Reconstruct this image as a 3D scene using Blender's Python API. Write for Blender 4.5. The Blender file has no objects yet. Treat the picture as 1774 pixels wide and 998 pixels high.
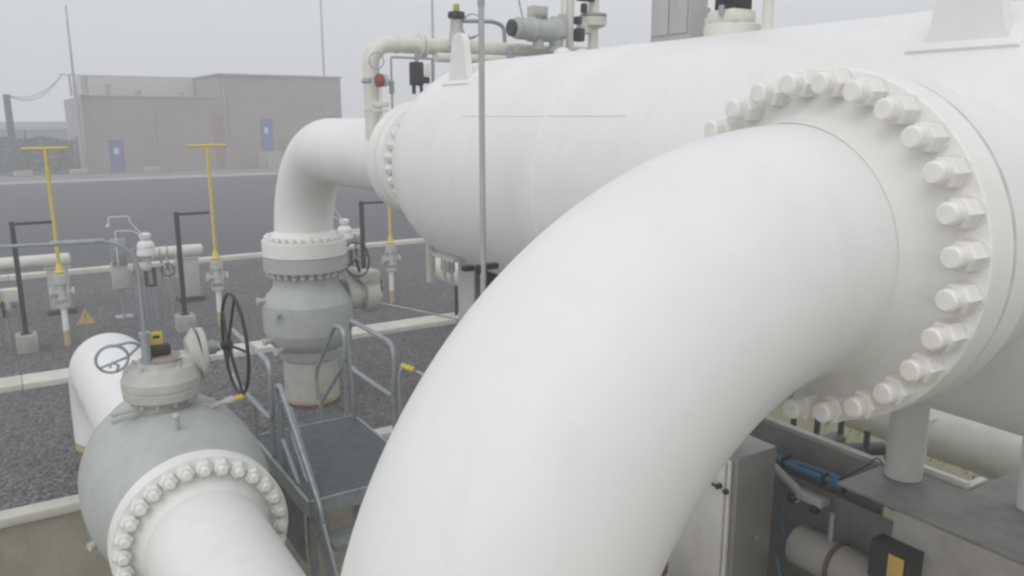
import bpy, bmesh, math, random
from mathutils import Vector, Matrix
random.seed(7)
R = math.radians
scn = bpy.context.scene
COL = scn.collection

# ------------------------------------------------------------------ camera
CAMZ = 3.91
cam_d = bpy.data.cameras.new('camera')
cam_d.sensor_width = 36.0
cam_d.lens = 1391.84 / 1774 * 36.0
cam_d.clip_start = 0.05
cam_d.clip_end = 2000
cam = bpy.data.objects.new('camera', cam_d)
COL.objects.link(cam)
cam.location = (0, 0, CAMZ)
cam.rotation_euler = (R(78.0), 0, R(-32.56))
scn.camera = cam

# ------------------------------------------------------------------ sky, sun, exposure
SUN_EL, SUN_AZ = 42.0, -122.0          # azimuth from +y towards +x
world = bpy.data.worlds.new('World')
scn.world = world
world.use_nodes = True
nt = world.node_tree
nt.nodes.clear()
wo = nt.nodes.new('ShaderNodeOutputWorld')
bg = nt.nodes.new('ShaderNodeBackground')
sky = nt.nodes.new('ShaderNodeTexSky')
sky.sky_type = 'NISHITA'
sky.sun_disc = False
sky.sun_elevation = R(SUN_EL)
sky.sun_rotation = R(SUN_AZ)
sky.air_density = 1.0
sky.dust_density = 6.0
hsv = nt.nodes.new('ShaderNodeHueSaturation')
hsv.inputs['Saturation'].default_value = 0.10
nt.links.new(sky.outputs[0], hsv.inputs['Color'])
ov = nt.nodes.new('ShaderNodeMix')          # overcast deck: the clear-sky colours mixed into an even grey
ov.data_type = 'RGBA'
ov.inputs[0].default_value = 0.75
ov.inputs[7].default_value = (8.8, 9.0, 9.4, 1)
nt.links.new(hsv.outputs[0], ov.inputs[6])
nt.links.new(ov.outputs[2], bg.inputs['Color'])
bg.inputs['Strength'].default_value = 0.11
nt.links.new(bg.outputs[0], wo.inputs[0])

sun_d = bpy.data.lights.new('sun', 'SUN')
sun_d.energy = .7
sun_d.angle = R(70)
sun_d.color = (1.0, 0.97, 0.93)
sun = bpy.data.objects.new('sun', sun_d)
COL.objects.link(sun)
sv = Vector((math.sin(R(SUN_AZ)) * math.cos(R(SUN_EL)), math.cos(R(SUN_AZ)) * math.cos(R(SUN_EL)), math.sin(R(SUN_EL))))
sun.rotation_euler = sv.to_track_quat('Z', 'Y').to_euler()

vs = scn.view_settings
vs.view_transform = 'Standard'
vs.look = 'None'
vs.gamma = 1.0
vs.use_curve_mapping = False
vs.exposure = 0.0
scn.render.engine = 'CYCLES'
scn.cycles.use_denoising = True
scn.cycles.max_bounces = 8
scn.cycles.diffuse_bounces = 4
scn.cycles.volume_bounces = 6
scn.cycles.pixel_filter_type = 'BLACKMAN_HARRIS'
scn.cycles.filter_width = 2.5

# ------------------------------------------------------------------ materials
MATS = {}
def mat(name, col, rough=0.5, metal=0.0, var=0.06, vscale=3.0, bump=0.0, bscale=60.0, tint=None, spec=0.5, coat=0.0, streak=0.0):
    if name in MATS:
        return MATS[name]
    m = bpy.data.materials.new(name)
    m.use_nodes = True
    n = m.node_tree
    b = n.nodes['Principled BSDF']
    b.inputs['Roughness'].default_value = rough
    b.inputs['Metallic'].default_value = metal
    b.inputs['Specular IOR Level'].default_value = spec
    b.inputs['Coat Weight'].default_value = coat
    tc = n.nodes.new('ShaderNodeTexCoord')
    nz = n.nodes.new('ShaderNodeTexNoise')
    nz.inputs['Scale'].default_value = vscale
    nz.inputs['Detail'].default_value = 6
    nz.inputs['Roughness'].default_value = 0.65
    n.links.new(tc.outputs['Object'], nz.inputs['Vector'])
    mx = n.nodes.new('ShaderNodeMix')
    mx.data_type = 'RGBA'
    t = tint or tuple(c * (1 - 3 * var) for c in col)
    mx.inputs[6].default_value = (*col, 1)
    mx.inputs[7].default_value = (*t, 1)
    rp = n.nodes.new('ShaderNodeMapRange')
    rp.inputs['From Min'].default_value = 0.42
    rp.inputs['From Max'].default_value = 0.78
    n.links.new(nz.outputs['Fac'], rp.inputs['Value'])
    n.links.new(rp.outputs[0], mx.inputs[0])
    last = mx.outputs[2]
    if streak > 0:
        mp = n.nodes.new('ShaderNodeMapping')
        mp.inputs['Scale'].default_value = (9, 9, 0.8)
        n.links.new(tc.outputs['Object'], mp.inputs['Vector'])
        n2 = n.nodes.new('ShaderNodeTexNoise')
        n2.inputs['Scale'].default_value = 1.0
        n2.inputs['Detail'].default_value = 8
        n.links.new(mp.outputs[0], n2.inputs['Vector'])
        r2 = n.nodes.new('ShaderNodeMapRange')
        r2.inputs['From Min'].default_value = 0.55
        r2.inputs['From Max'].default_value = 0.8
        r2.inputs['To Max'].default_value = streak
        n.links.new(n2.outputs['Fac'], r2.inputs['Value'])
        m2 = n.nodes.new('ShaderNodeMix')
        m2.data_type = 'RGBA'
        m2.inputs[7].default_value = (col[0] * .55, col[1] * .5, col[2] * .4, 1)
        n.links.new(r2.outputs[0], m2.inputs[0])
        n.links.new(last, m2.inputs[6])
        last = m2.outputs[2]
    n.links.new(last, b.inputs['Base Color'])
    rr = n.nodes.new('ShaderNodeMapRange')
    rr.inputs['To Min'].default_value = max(0.02, rough - 0.08)
    rr.inputs['To Max'].default_value = min(1, rough + 0.12)
    n.links.new(nz.outputs['Fac'], rr.inputs['Value'])
    n.links.new(rr.outputs[0], b.inputs['Roughness'])
    if bump > 0:
        nb = n.nodes.new('ShaderNodeTexNoise')
        nb.inputs['Scale'].default_value = bscale
        nb.inputs['Detail'].default_value = 4
        n.links.new(tc.outputs['Object'], nb.inputs['Vector'])
        bp = n.nodes.new('ShaderNodeBump')
        bp.inputs['Strength'].default_value = bump
        bp.inputs['Distance'].default_value = 0.02
        n.links.new(nb.outputs['Fac'], bp.inputs['Height'])
        n.links.new(bp.outputs[0], b.inputs['Normal'])
    MATS[name] = m
    return m

WHITE = mat('white_paint', (.80, .795, .785), .45, var=.025, vscale=1.3, bump=.05, bscale=40, streak=.10)
FLGW = mat('flange_paint', (.81, .805, .79), .45, var=.03, vscale=5, bump=.05, bscale=50, tint=(.77, .75, .71), streak=.08)
BOLTW = mat('bolt_paint', (.81, .80, .775), .45, var=.06, vscale=20, bump=.1, bscale=60, tint=(.72, .69, .62))
CREAM = mat('cream_paint', (.70, .69, .63), .45, var=.06, vscale=5, streak=.2)
VGREY = mat('valve_grey', (.44, .46, .45), .45, var=.05, vscale=4, bump=.08, bscale=50, streak=.2)
VGREYL = mat('light_grey_cast', (.52, .52, .48), .5, var=.08, vscale=9, bump=.25, bscale=60, streak=.2)
GALV = mat('galvanised', (.40, .43, .44), .42, .55, var=.12, vscale=14)
GRATE = mat('grey_floor_plate', (.13, .15, .16), .55, .1, var=.12, vscale=9, bump=.3, bscale=120)
STEEL = mat('stainless', (.58, .56, .54), .33, .75, var=.08, vscale=4, streak=.2)
DSTEEL = mat('painted_steel', (.25, .24, .23), .55, .15, var=.12, vscale=5, bump=.08, streak=.3)
LSTEEL = mat('taupe_steel', (.40, .38, .36), .5, .1, var=.1, vscale=4, streak=.3)
BLACK = mat('black_paint', (.014, .015, .017), .5, var=.1)
YEL = mat('yellow_paint', (.70, .53, .08), .45, var=.08, vscale=10, streak=.2)
YELP = mat('faded_yellow', (.50, .42, .20), .6, var=.1, vscale=10)
ORG = mat('amber', (.55, .36, .10), .5, var=.08)
RED = mat('dull_red', (.28, .05, .05), .5)
BLUEG = mat('pale_blue', (.35, .50, .62), .35)
HOSE = mat('blue_hose', (.06, .18, .29), .4, var=.1, vscale=20)
CONC = mat('pale_concrete', (.42, .40, .37), .85, var=.12, vscale=6, bump=.4, bscale=50)
KERBM = mat('kerb_concrete', (.64, .63, .57), .85, var=.12, vscale=4, bump=.3, bscale=40, tint=(.50, .48, .42))
OLIVE = mat('mossy_wall', (.39, .36, .28), .9, var=.15, vscale=2.5, bump=.5, bscale=30, tint=(.28, .26, .18), streak=.5)
FLOORM = mat('pit_concrete', (.32, .30, .25), .9, var=.15, vscale=2.0, bump=.5, bscale=25, tint=(.12, .15, .05))
BRICK = mat('brown_render', (.32, .265, .24), .9, var=.08, vscale=.8, bump=.2, bscale=10, streak=.15)
BRICKL = mat('pale_render', (.38, .37, .37), .9, var=.08, vscale=.8, streak=.15)
CREAMB = mat('cream_cladding', (.55, .54, .46), .8, var=.05)
BLUE = mat('door_blue', (.06, .14, .38), .5)
REDB = mat('red_brown', (.28, .15, .14), .8)
TUBE = mat('thin_grey_tube', (.34, .37, .39), .45, .2)
RUST = mat('rusty_brown', (.16, .09, .07), .8, var=.15, vscale=12, bump=.3)
GREEN = mat('fence_green', (.05, .085, .06), .7)
PLASTIC = mat('charcoal_plastic', (.03, .03, .032), .45, var=.05)
SIGNW = mat('sign_white', (.7, .7, .7), .5)

def ground_mat(name, base, stones, scale, bump, dist, tint_amt=0.5):
    m = bpy.data.materials.new(name)
    m.use_nodes = True
    n = m.node_tree
    b = n.nodes['Principled BSDF']
    b.inputs['Roughness'].default_value = .9
    b.inputs['Specular IOR Level'].default_value = .25
    tc = n.nodes.new('ShaderNodeTexCoord')
    v = n.nodes.new('ShaderNodeTexVoronoi')
    v.inputs['Scale'].default_value = scale
    v.inputs['Randomness'].default_value = 1
    n.links.new(tc.outputs['Object'], v.inputs['Vector'])
    bw = n.nodes.new('ShaderNodeSeparateColor')
    n.links.new(v.outputs['Color'], bw.inputs[0])
    cr = n.nodes.new('ShaderNodeValToRGB')
    e = cr.color_ramp.elements
    e[0].position = 0; e[0].color = (*stones[0], 1)
    e[1].position = 1; e[1].color = (*stones[-1], 1)
    for i, c in enumerate(stones[1:-1]):
        q = e.new((i + 1) / (len(stones) - 1)); q.color = (*c, 1)
    n.links.new(bw.outputs[0], cr.inputs[0])
    nz = n.nodes.new('ShaderNodeTexNoise')
    nz.inputs['Scale'].default_value = .6
    nz.inputs['Detail'].default_value = 8
    n.links.new(tc.outputs['Object'], nz.inputs['Vector'])
    mr = n.nodes.new('ShaderNodeMapRange')
    mr.inputs['From Min'].default_value = .35
    mr.inputs['From Max'].default_value = .7
    mr.inputs['To Max'].default_value = tint_amt
    n.links.new(nz.outputs['Fac'], mr.inputs['Value'])
    mx = n.nodes.new('ShaderNodeMix')
    mx.data_type = 'RGBA'
    mx.inputs[7].default_value = (*base, 1)
    n.links.new(mr.outputs[0], mx.inputs[0])
    n.links.new(cr.outputs[0], mx.inputs[6])
    n.links.new(mx.outputs[2], b.inputs['Base Color'])
    bp = n.nodes.new('ShaderNodeBump')
    bp.inputs['Strength'].default_value = bump
    bp.inputs['Distance'].default_value = dist
    bp.invert = True
    n.links.new(v.outputs['Distance'], bp.inputs['Height'])
    n.links.new(bp.outputs[0], b.inputs['Normal'])
    return m
GRAVEL = ground_mat('gravel', (.105, .101, .106), [(.065, .062, .066), (.12, .115, .12), (.17, .163, .167), (.26, .25, .245)], 27, 1.0, .03, .45)
ASPHALT = ground_mat('asphalt', (.105, .103, .112), [(.08, .078, .086), (.11, .108, .116), (.14, .137, .142)], 60, .4, .008, .6)
PAVE = ground_mat('pavement_mat', (.26, .25, .24), [(.2, .19, .18), (.26, .25, .24), (.3, .29, .28)], 3, .3, .01, .5)

# ------------------------------------------------------------------ mesh builder
def frame_for(d):
    d = d.normalized()
    a = Vector((0, 0, 1)) if abs(d.z) < .9 else Vector((1, 0, 0))
    u = d.cross(a).normalized()
    return u, d.cross(u).normalized()

class MB:
    def __init__(s):
        s.bm = bmesh.new()
    def ring(s, c, u, v, r, seg, ph=0.0):
        return [s.bm.verts.new(c + u * (r * math.cos(ph + 2 * math.pi * k / seg)) + v * (r * math.sin(ph + 2 * math.pi * k / seg))) for k in range(seg)]
    def bridge(s, a, b):
        n = len(a)
        for k in range(n):
            s.bm.faces.new((a[k], a[(k + 1) % n], b[(k + 1) % n], b[k]))
    def lathe(s, o, axis, prof, seg=32, close=True):
        o = Vector(o); axis = Vector(axis).normalized(); u, v = frame_for(axis)
        prev = None
        for i, (t, r) in enumerate(prof):
            cur = s.ring(o + axis * t, u, v, max(r, 1e-4), seg)
            if prev: s.bridge(prev, cur)
            elif close: s.bm.faces.new(cur[::-1])
            prev = cur
        if close: s.bm.faces.new(prev)
        return s
    def cyl(s, p0, p1, r0, r1=None, seg=20, bev=0.0):
        p0 = Vector(p0); p1 = Vector(p1); L = (p1 - p0).length
        r1 = r0 if r1 is None else r1
        if bev > 0:
            pr = [(0, r0 - bev), (bev, r0), (L - bev, r1), (L, r1 - bev)]
        else:
            pr = [(0, r0), (L, r1)]
        return s.lathe(p0, p1 - p0, pr, seg)
    def tube(s, pts, r, seg=12, closed=False):
        pts = [Vector(p) for p in pts]; n = len(pts)
        rs = r if isinstance(r, (list, tuple)) else [r] * n
        def tan(i):
            if closed: return (pts[(i + 1) % n] - pts[(i - 1) % n]).normalized()
            if i == 0: return (pts[1] - pts[0]).normalized()
            if i == n - 1: return (pts[-1] - pts[-2]).normalized()
            return ((pts[i + 1] - pts[i]).normalized() + (pts[i] - pts[i - 1]).normalized()).normalized()
        u, v = frame_for(tan(0)); rings = []; pt = tan(0)
        for i in range(n):
            t = tan(i)
            q = pt.rotation_difference(t); u = q @ u; v = q @ v; pt = t
            rings.append(s.ring(pts[i], u, v, rs[i], seg))
        for i in range(n - 1): s.bridge(rings[i], rings[i + 1])
        if closed:
            s.bridge(rings[-1], rings[0])
        else:
            s.bm.faces.new(rings[0][::-1]); s.bm.faces.new(rings[-1])
        return s
    def box(s, c, size, bev=0.0, rz=0.0, rx=0.0, ry=0.0):
        M = Matrix.Translation(Vector(c)) @ Matrix.Rotation(rz, 4, 'Z') @ Matrix.Rotation(rx, 4, 'X') @ Matrix.Rotation(ry, 4, 'Y') @ Matrix.Diagonal((*size, 1))
        g = bmesh.ops.create_cube(s.bm, size=1.0, matrix=M)
        if bev > 0:
            vs_ = set(g['verts'])
            ed = [e for e in s.bm.edges if e.verts[0] in vs_ and e.verts[1] in vs_]
            bmesh.ops.bevel(s.bm, geom=ed, offset=bev, segments=2, affect='EDGES', profile=.5)
        return s
    def bb(s, lo, hi, bev=0.0):
        return s.box([(a + b) / 2 for a, b in zip(lo, hi)], [b - a for a, b in zip(lo, hi)], bev)
    def prism(s, pts, off):
        off = Vector(off)
        a = [s.bm.verts.new(Vector(p)) for p in pts]
        b = [s.bm.verts.new(Vector(p) + off) for p in pts]
        s.bm.faces.new(a[::-1]); s.bm.faces.new(b)
        n = len(a)
        for k in range(n): s.bm.faces.new((a[k], a[(k + 1) % n], b[(k + 1) % n], b[k]))
        return s
    def ball(s, c, r, seg=16, sz=1.0):
        M = Matrix.Translation(Vector(c)) @ Matrix.Diagonal((1, 1, sz, 1))
        bmesh.ops.create_uvsphere(s.bm, u_segments=seg, v_segments=seg // 2, radius=r, matrix=M)
        return s
    def torus(s, c, axis, r, rt, seg=40, ts=8):
        c = Vector(c); u, v = frame_for(Vector(axis))
        return s.tube([c + u * (r * math.cos(2 * math.pi * k / seg)) + v * (r * math.sin(2 * math.pi * k / seg)) for k in range(seg)], rt, ts, closed=True)

def arc(c, u, v, r, a0, a1, n=12):
    c = Vector(c); u = Vector(u); v = Vector(v)
    return [c + u * (r * math.cos(a0 + (a1 - a0) * k / n)) + v * (r * math.sin(a0 + (a1 - a0) * k / n)) for k in range(n + 1)]

def rounded(pts, r, closed=False, n=6):
    """a polyline whose corners are rounded with radius about r"""
    pts = [Vector(p) for p in pts]; out = []; m = len(pts)
    for i, p in enumerate(pts):
        if not closed and i in (0, m - 1): out.append(p); continue
        a = pts[(i - 1) % m]; b = pts[(i + 1) % m]
        da = (a - p); db = (b - p)
        k = min(r, da.length * .45, db.length * .45)
        s0 = p + da.normalized() * k; s1 = p + db.normalized() * k
        for j in range(n + 1):
            t = j / n
            out.append(s0.lerp(p, t).lerp(p.lerp(s1, t), t))
    return out

def wloc(o):
    v = Vector((0, 0, 0))
    while o is not None:
        v = v + o.location; o = o.parent
    return v

def obj(name, mb, m, parent=None, loc=None, smooth=35):
    """link a mesh object; coordinates are world ones unless loc is given (then local to loc)"""
    me = bpy.data.meshes.new(name)
    bmesh.ops.recalc_face_normals(mb.bm, faces=mb.bm.faces)
    if loc is None:
        base = wloc(parent) if parent is not None else Vector((0, 0, 0))
        bmesh.ops.translate(mb.bm, verts=mb.bm.verts, vec=-base)
    mb.bm.to_mesh(me); mb.bm.free()
    me.materials.append(m)
    me.shade_smooth()
    me.set_sharp_from_angle(angle=R(smooth))
    o = bpy.data.objects.new(name, me)
    COL.objects.link(o)
    if parent is not None: o.parent = parent
    if loc is not None: o.location = Vector(loc) - (wloc(parent) if parent is not None else Vector((0, 0, 0)))
    return o

def tag(o, label=None, cat=None, group=None, kind=None):
    if label: o['label'] = label
    if cat: o['category'] = cat
    if group: o['group'] = group
    if kind: o['kind'] = kind
    return o

def thing(name, label, cat, loc=(0, 0, 0), group=None):
    o = bpy.data.objects.new(name, None)
    o.empty_display_size = .1
    COL.objects.link(o); o.location = loc
    return tag(o, label, cat, group)

def solo(name, mb, m, label, cat, loc, group=None):
    """a thing that is one mesh, its origin at its base"""
    bmesh.ops.translate(mb.bm, verts=mb.bm.verts, vec=-Vector(loc))
    o = obj(name, mb, m, None, loc)
    return tag(o, label, cat, group)

def copy_tree(o, parent=None):
    c = o.copy(); COL.objects.link(c)
    if parent is not None: c.parent = parent
    for ch in list(o.children):
        copy_tree(ch, c)
    return c

def structure(name, mb, m):
    return tag(obj(name, mb, m), kind='structure')

BOLT_MESH = {}
def bolts(parent, centre, axis, rc, n, phase, half, sr=.03, nr=.055, nh=.05, tip=.07, m=None, only=None, sides=(-1, 1)):
    """n stud bolts round a flange, each a child of its own; half = half the thickness of the flange pair"""
    key = (round(half, 3), sr, nr, nh, tip, sides, tuple(round(a, 3) for a in axis))
    ax = Vector(axis).normalized(); u, v = frame_for(ax); c = Vector(centre)
    me = None
    for k in range(n):
        a = phase + 2 * math.pi * k / n
        p = c + u * (rc * math.cos(a)) + v * (rc * math.sin(a))
        if only and not only(p): continue
        if me is None:
            mb = MB()
            lo = -half - nh - tip if -1 in sides else -half * .2
            hi = half + nh + tip if 1 in sides else half * .2
            e = .006
            mb.lathe(ax * lo, ax, [(0, sr - e), (e, sr), (hi - lo - e, sr), (hi - lo, sr - e)], 14)
            for sgn in sides:
                uu, vv = u, v
                s0 = sgn * half; s1 = sgn * (half + nh)
                b0 = ax * s0; dirv = ax * sgn
                mb.lathe(b0, dirv, [(0, nr * 1.04), (.008, nr * 1.04)], 18)
                mb.lathe(b0 + dirv * .009, dirv, [(0, nr), (nh * .85, nr), (nh, nr * .86)], 6)
            o = obj('stud_bolt', mb, m or BOLTW, parent, loc=p, smooth=30)
            me = o.data
        else:
            o = bpy.data.objects.new('stud_bolt', me)
            COL.objects.link(o); o.parent = parent
            o.location = p - wloc(parent)
    return

# ================================================================== SETTING
GX = (-400, 500)
g = MB()
g.bb((-110, 9.06, -1.7), (170, 125, 0))
structure('ground', g, GRAVEL)
g = MB(); g.bb((-900, 129, -1.8), (900, 900, -.3))
structure('far_ground', g, GRAVEL)
g = MB(); g.bb((6.3, -45, -1.6), (170, 8.88, -.03))
structure('earth', g, mat('tan_earth', (.27, .25, .17), .95, var=.1, vscale=1.2, bump=.6, bscale=20, tint=(.16, .20, .06)))
g = MB(); g.bb((-60, -45, -1.5), (6.28, 8.9, -1.2))
structure('pit_floor', g, FLOORM)
g = MB(); g.bb((-60, 8.9, -1.6), (6.29, 9.05, -.07))
tag(obj('retaining_wall', g, OLIVE), 'stained olive concrete retaining wall dropping into the pit at lower left', 'wall')
w = bpy.data.objects['retaining_wall']
g = MB(); g.bb((-60, 8.84, -.068), (6.3, 9.06, .03), .012)
obj('coping', g, KERBM, w)
g = MB(); g.bb((-109, 23.2, .004), (169, 56.0, .012))
structure('road', g, ASPHALT)
g = MB(); g.bb((-60, 56.25, .004), (90, 62.0, .13))
structure('pavement', g, PAVE)
g = MB(); g.bb((-60, 56.02, .014), (90, 56.24, .15), .02)
structure('pavement_kerb', g, KERBM)
g = MB()
x = -30.0
while x < 60:
    g.bb((x, 13.30, -.03), (x + 2.992, 13.82, .09), .01); x += 3.0
structure('kerb', g, KERBM)
g = MB(); x = -40.0
while x < 90:
    g.bb((x, 22.83, -.03), (x + 1.99, 23.12, .12), .015); x += 2.0
structure('road_kerb', g, KERBM)
# low far field edge, almost lost in fog
g = MB()
pts = [(-110 + k * 8, 112, 2.3 + .5 * math.sin(k * .6) + .3 * math.sin(k * 1.7)) for k in range(36)]
g.prism([(-110, 112, -.2)] + pts + [(170, 112, -.2)], (0, 10, 0))
structure('hills', g, mat('far_green', (.07, .09, .07), .9, vscale=.1))

# ================================================================== BUILDING
bld = thing('building', 'brown flat-roofed plant building with blue doors fading into the fog', 'building', (5.5, 63, 0))
g = MB()
# front wall with door openings
def wall_with_holes(mb, x0, x1, z0, z1, y0, y1, holes):
    xs = sorted({x0, x1, *[h[0] for h in holes], *[h[1] for h in holes]})
    for a, b in zip(xs, xs[1:]):
        hs = [h for h in holes if h[0] <= a and h[1] >= b]
        if hs:
            h = hs[0]
            if h[2] > z0: mb.bb((a, y0, z0), (b, y1, h[2]))
            mb.bb((a, y0, h[3]), (b, y1, z1))
        else:
            mb.bb((a, y0, z0), (b, y1, z1))
wall_with_holes(g, 5.5, 14.6, .01, 5.3, 63, 63.3, [(6.9, 7.85, .01, 2.35)])
obj('front_wall', g, BRICK, bld)
g = MB(); g.bb((5.5, 63.302, .01), (5.8, 78, 5.3)); g.bb((5.8, 77.7, .01), (14.6, 78, 5.3))
obj('side_wall', g, BRICKL, bld)
g = MB(); wall_with_holes(g, 14.6, 24.0, .01, 6.95, 63.002, 63.3, [(17.45, 18.4, 1.35, 3.8)])
g.bb((14.6, 63.302, 5.1), (14.9, 73, 6.95)); g.bb((23.7, 63.302, .01), (24.0, 73, 6.95)); g.bb((14.9, 72.7, .01), (23.7, 73, 6.95))
obj('tall_wall', g, BRICK, bld)
g = MB(); g.bb((14.9, 63.302, 6.6), (23.7, 72.7, 6.8)); g.bb((5.8, 63.302, 4.8), (14.598, 77.7, 5.0))
obj('roof', g, mat('roof_felt', (.15, .15, .15), .9), bld)
g = MB(); g.bb((14.45, 62.85, 6.955), (24.15, 63.5, 7.07)); g.bb((14.45, 63.5, 6.955), (15.0, 73.1, 7.07)); g.bb((23.6, 63.5, 6.955), (24.15, 73.1, 7.07)); 
obj('parapet', g, BRICKL, bld)
g = MB(); g.bb((5.4, 62.9, 5.305), (14.44, 63.4, 5.4))
obj('parapet', g, BRICKL, bld)
g = MB(); g.bb((6.4, 71.2, 5.002), (14.5, 76, 7.1))
obj('rear_block', g, CREAMB, bld)
for (a, b, z0, z1) in ((6.9, 7.85, .01, 2.35), (17.45, 18.4, 1.35, 3.8)):
    g = MB(); g.bb((a, 63.12, z0), (b, 63.18, z1 ))
    dr = obj('door', g, BLUE, bld)
    g = MB()
    for p, q in (((a, 63.03, z0), (a + .06, 63.119, z1)), ((b - .06, 63.03, z0), (b, 63.119, z1)), ((a + .061, 63.03, z1 - .06), (b - .061, 63.119, z1))): g.bb(p, q)
    obj('door_frame', g, BLUE, dr)
    g = MB(); g.bb(((a + b) / 2 - .17, 63.09, z0 + 1.35), ((a + b) / 2 + .13, 63.119, z0 + 1.8))
    obj('notice', g, SIGNW, dr)
    g = MB(); g.box((b - .14, 63.09, z0 + 1.05), (.12, .03, .03))
    obj('handle', g, GALV, dr)
g = MB()
for k in range(7): g.bb((17.3, 62.25 - .0 - k * .26, .135), (18.6, 62.51 - k * .26, 1.35 - k * .18))
g.bb((17.1, 62.512, .135), (18.8, 62.995, 1.35))
obj('steps', g, CONC, bld)
for xx in (17.15, 18.75):
    g = MB(); g.tube(rounded([(xx, 62.7, 1.35), (xx, 62.7, 2.3), (xx, 60.8, 1.05), (xx, 60.8, .14)], .1), .03, 8)
    obj('handrail', g, RED, bld)
g = MB(); g.bb((14.05, 62.93, .3), (14.6, 62.998, 4.2))
obj('red_panel', g, REDB, bld)
g = MB(); g.cyl((14.9, 62.9, .1), (14.9, 62.9, 6.9), .06)
obj('downpipe', g, BRICKL, bld)
g = MB()
g.cyl((9.9, 62.93, .1), (9.9, 62.93, 5.2), .05)
obj('downpipe', g, BRICKL, bld)
for (xx, zz, h) in ((7.35, 5.0, 1.15), (9.3, 5.0, .75), (12.2, 5.0, .7)):
    g = MB(); g.cyl((xx, 64.5, zz), (xx, 64.5, zz + h), .2); g.cyl((xx, 64.5, zz + h), (xx, 64.5, zz + h + .12), .28, .12)
    obj('roof_vent', g, LSTEEL, bld)
g = MB(); g.box((22.9, 62.9, 4.2), (.5, .18, .35)); 
obj('wall_lamp', g, LSTEEL, bld)

# masts
t = thing('lightning_mast', 'tall thin grey mast rising from the left end of the foggy building', 'mast', (5.15, 62.6, 0))
g = MB(); g.cyl((5.15, 62.6, 0), (5.15, 62.6, 6.2), .13, .12); g.cyl((5.15, 62.6, 6.2), (5.15, 62.6, 11.1), .09, .05); obj('pole', g, LSTEEL, t)
g = MB(); g.bb((4.9, 62.5, 0), (5.4, 62.7, .25)); obj('base_block', g, CONC, t)
g = MB(); g.cyl((4.3, 62.6, 6.7), (7.0, 62.6, 6.6), .04, seg=8); g.cyl((4.9, 62.6, 5.3), (4.9, 62.6, 6.7), .07); g.cyl((5.75, 62.6, 5.42), (5.75, 62.6, 6.65), .22)
obj('cable_bracket', g, LSTEEL, t)
t = thing('lamp_mast', 'thin light mast behind the right part of the foggy building', 'mast', (22.6, 75, 0))
g = MB(); g.cyl((27, 75, 0), (27, 75, 20), .12, .07); obj('pole', g, LSTEEL, t)
t.location = (27, 75, 0)
for ch in t.children: ch.data.transform(Matrix.Translation((22.6 - 27, 0, 0)))
t = thing('lamp_mast', 'thin grey mast rising just left of the black actuator above the vessel end', 'mast', (25.66, 50, 0))
g = MB(); g.cyl((25.66, 50, 0), (25.66, 50, 20), .10, .07); obj('pole', g, LSTEEL, t)
t = thing('camera_post', 'short dark post at far left holding a sagging cable', 'post', (1.2, 63.4, 0))
g = MB(); g.cyl((1.2, 63.4, 0), (1.2, 63.4, 5.3), .09); obj('pole', g, GREEN, t)
g = MB(); g.box((1.2, 63.3, 4.0), (.42, .3, 2.75), .03); obj('housing', g, mat('dark_grey_green', (.06, .08, .075), .6), t)
g = MB()
for dz in (0, -.22):
    pp = []
    for k in range(25):
        s = k / 24
        pp.append((1.2 + 3.3 * s, 63.3, 5.3 + 1.35 * (s ** 2.2) + dz * math.sin(math.pi * s) * 1.0 - .25 * math.sin(math.pi * s)))
    g.tube(pp, .035, 6)
solo('overhead_cable', g, TUBE, 'grey cable sagging from the short dark post up to the mast', 'cable', (1.2, 63.3, 5.3))

# fence with concrete feet, hedge behind
t = thing('mesh_fence', 'green mesh fence at far left beside the foggy building', 'fence', (-10, 63.8, 0))
g = MB()
for k in range(0, 46):
    zz = .12 + k * .05
    if k % 3 == 0: g.bb((-25, 63.79, zz), (5.3, 63.80, zz + .014))
for k in range(0, 303): g.bb((-25 + k * .1, 63.802, .1), (-25 + k * .1 + .02, 63.812, 2.4))
obj('mesh_panel', g, GREEN, t)
for k in range(11):
    g = MB(); g.bb((-25 + k * 3.0 - .04, 63.82, 0), (-25 + k * 3.0 + .04, 63.9, 3.1 if k % 2 else 2.6)); obj('fence_post', g, GREEN, t)
bl = None
for i, (xx, lab) in enumerate(((1.55, 'pale concrete block at the foot of the short dark post'), (4.75, 'pale concrete block at the foot of the fence beside the building corner'), (9.3, 'flat pale concrete block between the two blue doors'))):
    g = MB(); g.bb((xx - .55, 61.3, .134), (xx + .55, 61.8, .5), .04)
    solo('concrete_block', g, CONC, lab, 'concrete block', (xx, 61.55, .134), 'concrete blocks by the fence')
g = MB()
rnd = random.Random(3)
for k in range(12000):
    xx = rnd.uniform(-16, 5.3); zz = rnd.uniform(0, 2.35 + .12 * math.sin(xx * .8) + .1 * math.sin(xx * 2.3)); yy = 70 + rnd.uniform(-1, 1.2)
    s = rnd.uniform(.07, .16)
    a = Vector((rnd.uniform(-1, 1), rnd.uniform(-1, 1), rnd.uniform(-1, 1))).normalized(); u, v = frame_for(a); c = Vector((xx, yy, zz))
    vv = [g.bm.verts.new(c + u * s * math.cos(q) + v * s * .6 * math.sin(q)) for q in (0, 1.3, 2.6, 3.9, 5.2)]
    g.bm.faces.new(vv)
tag(obj('hedge', g, mat('hedge_green', (.06, .085, .05), .8, var=.2, vscale=2)), 'dull green hedge behind the mesh fence at far left', 'hedge', kind='stuff')

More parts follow.
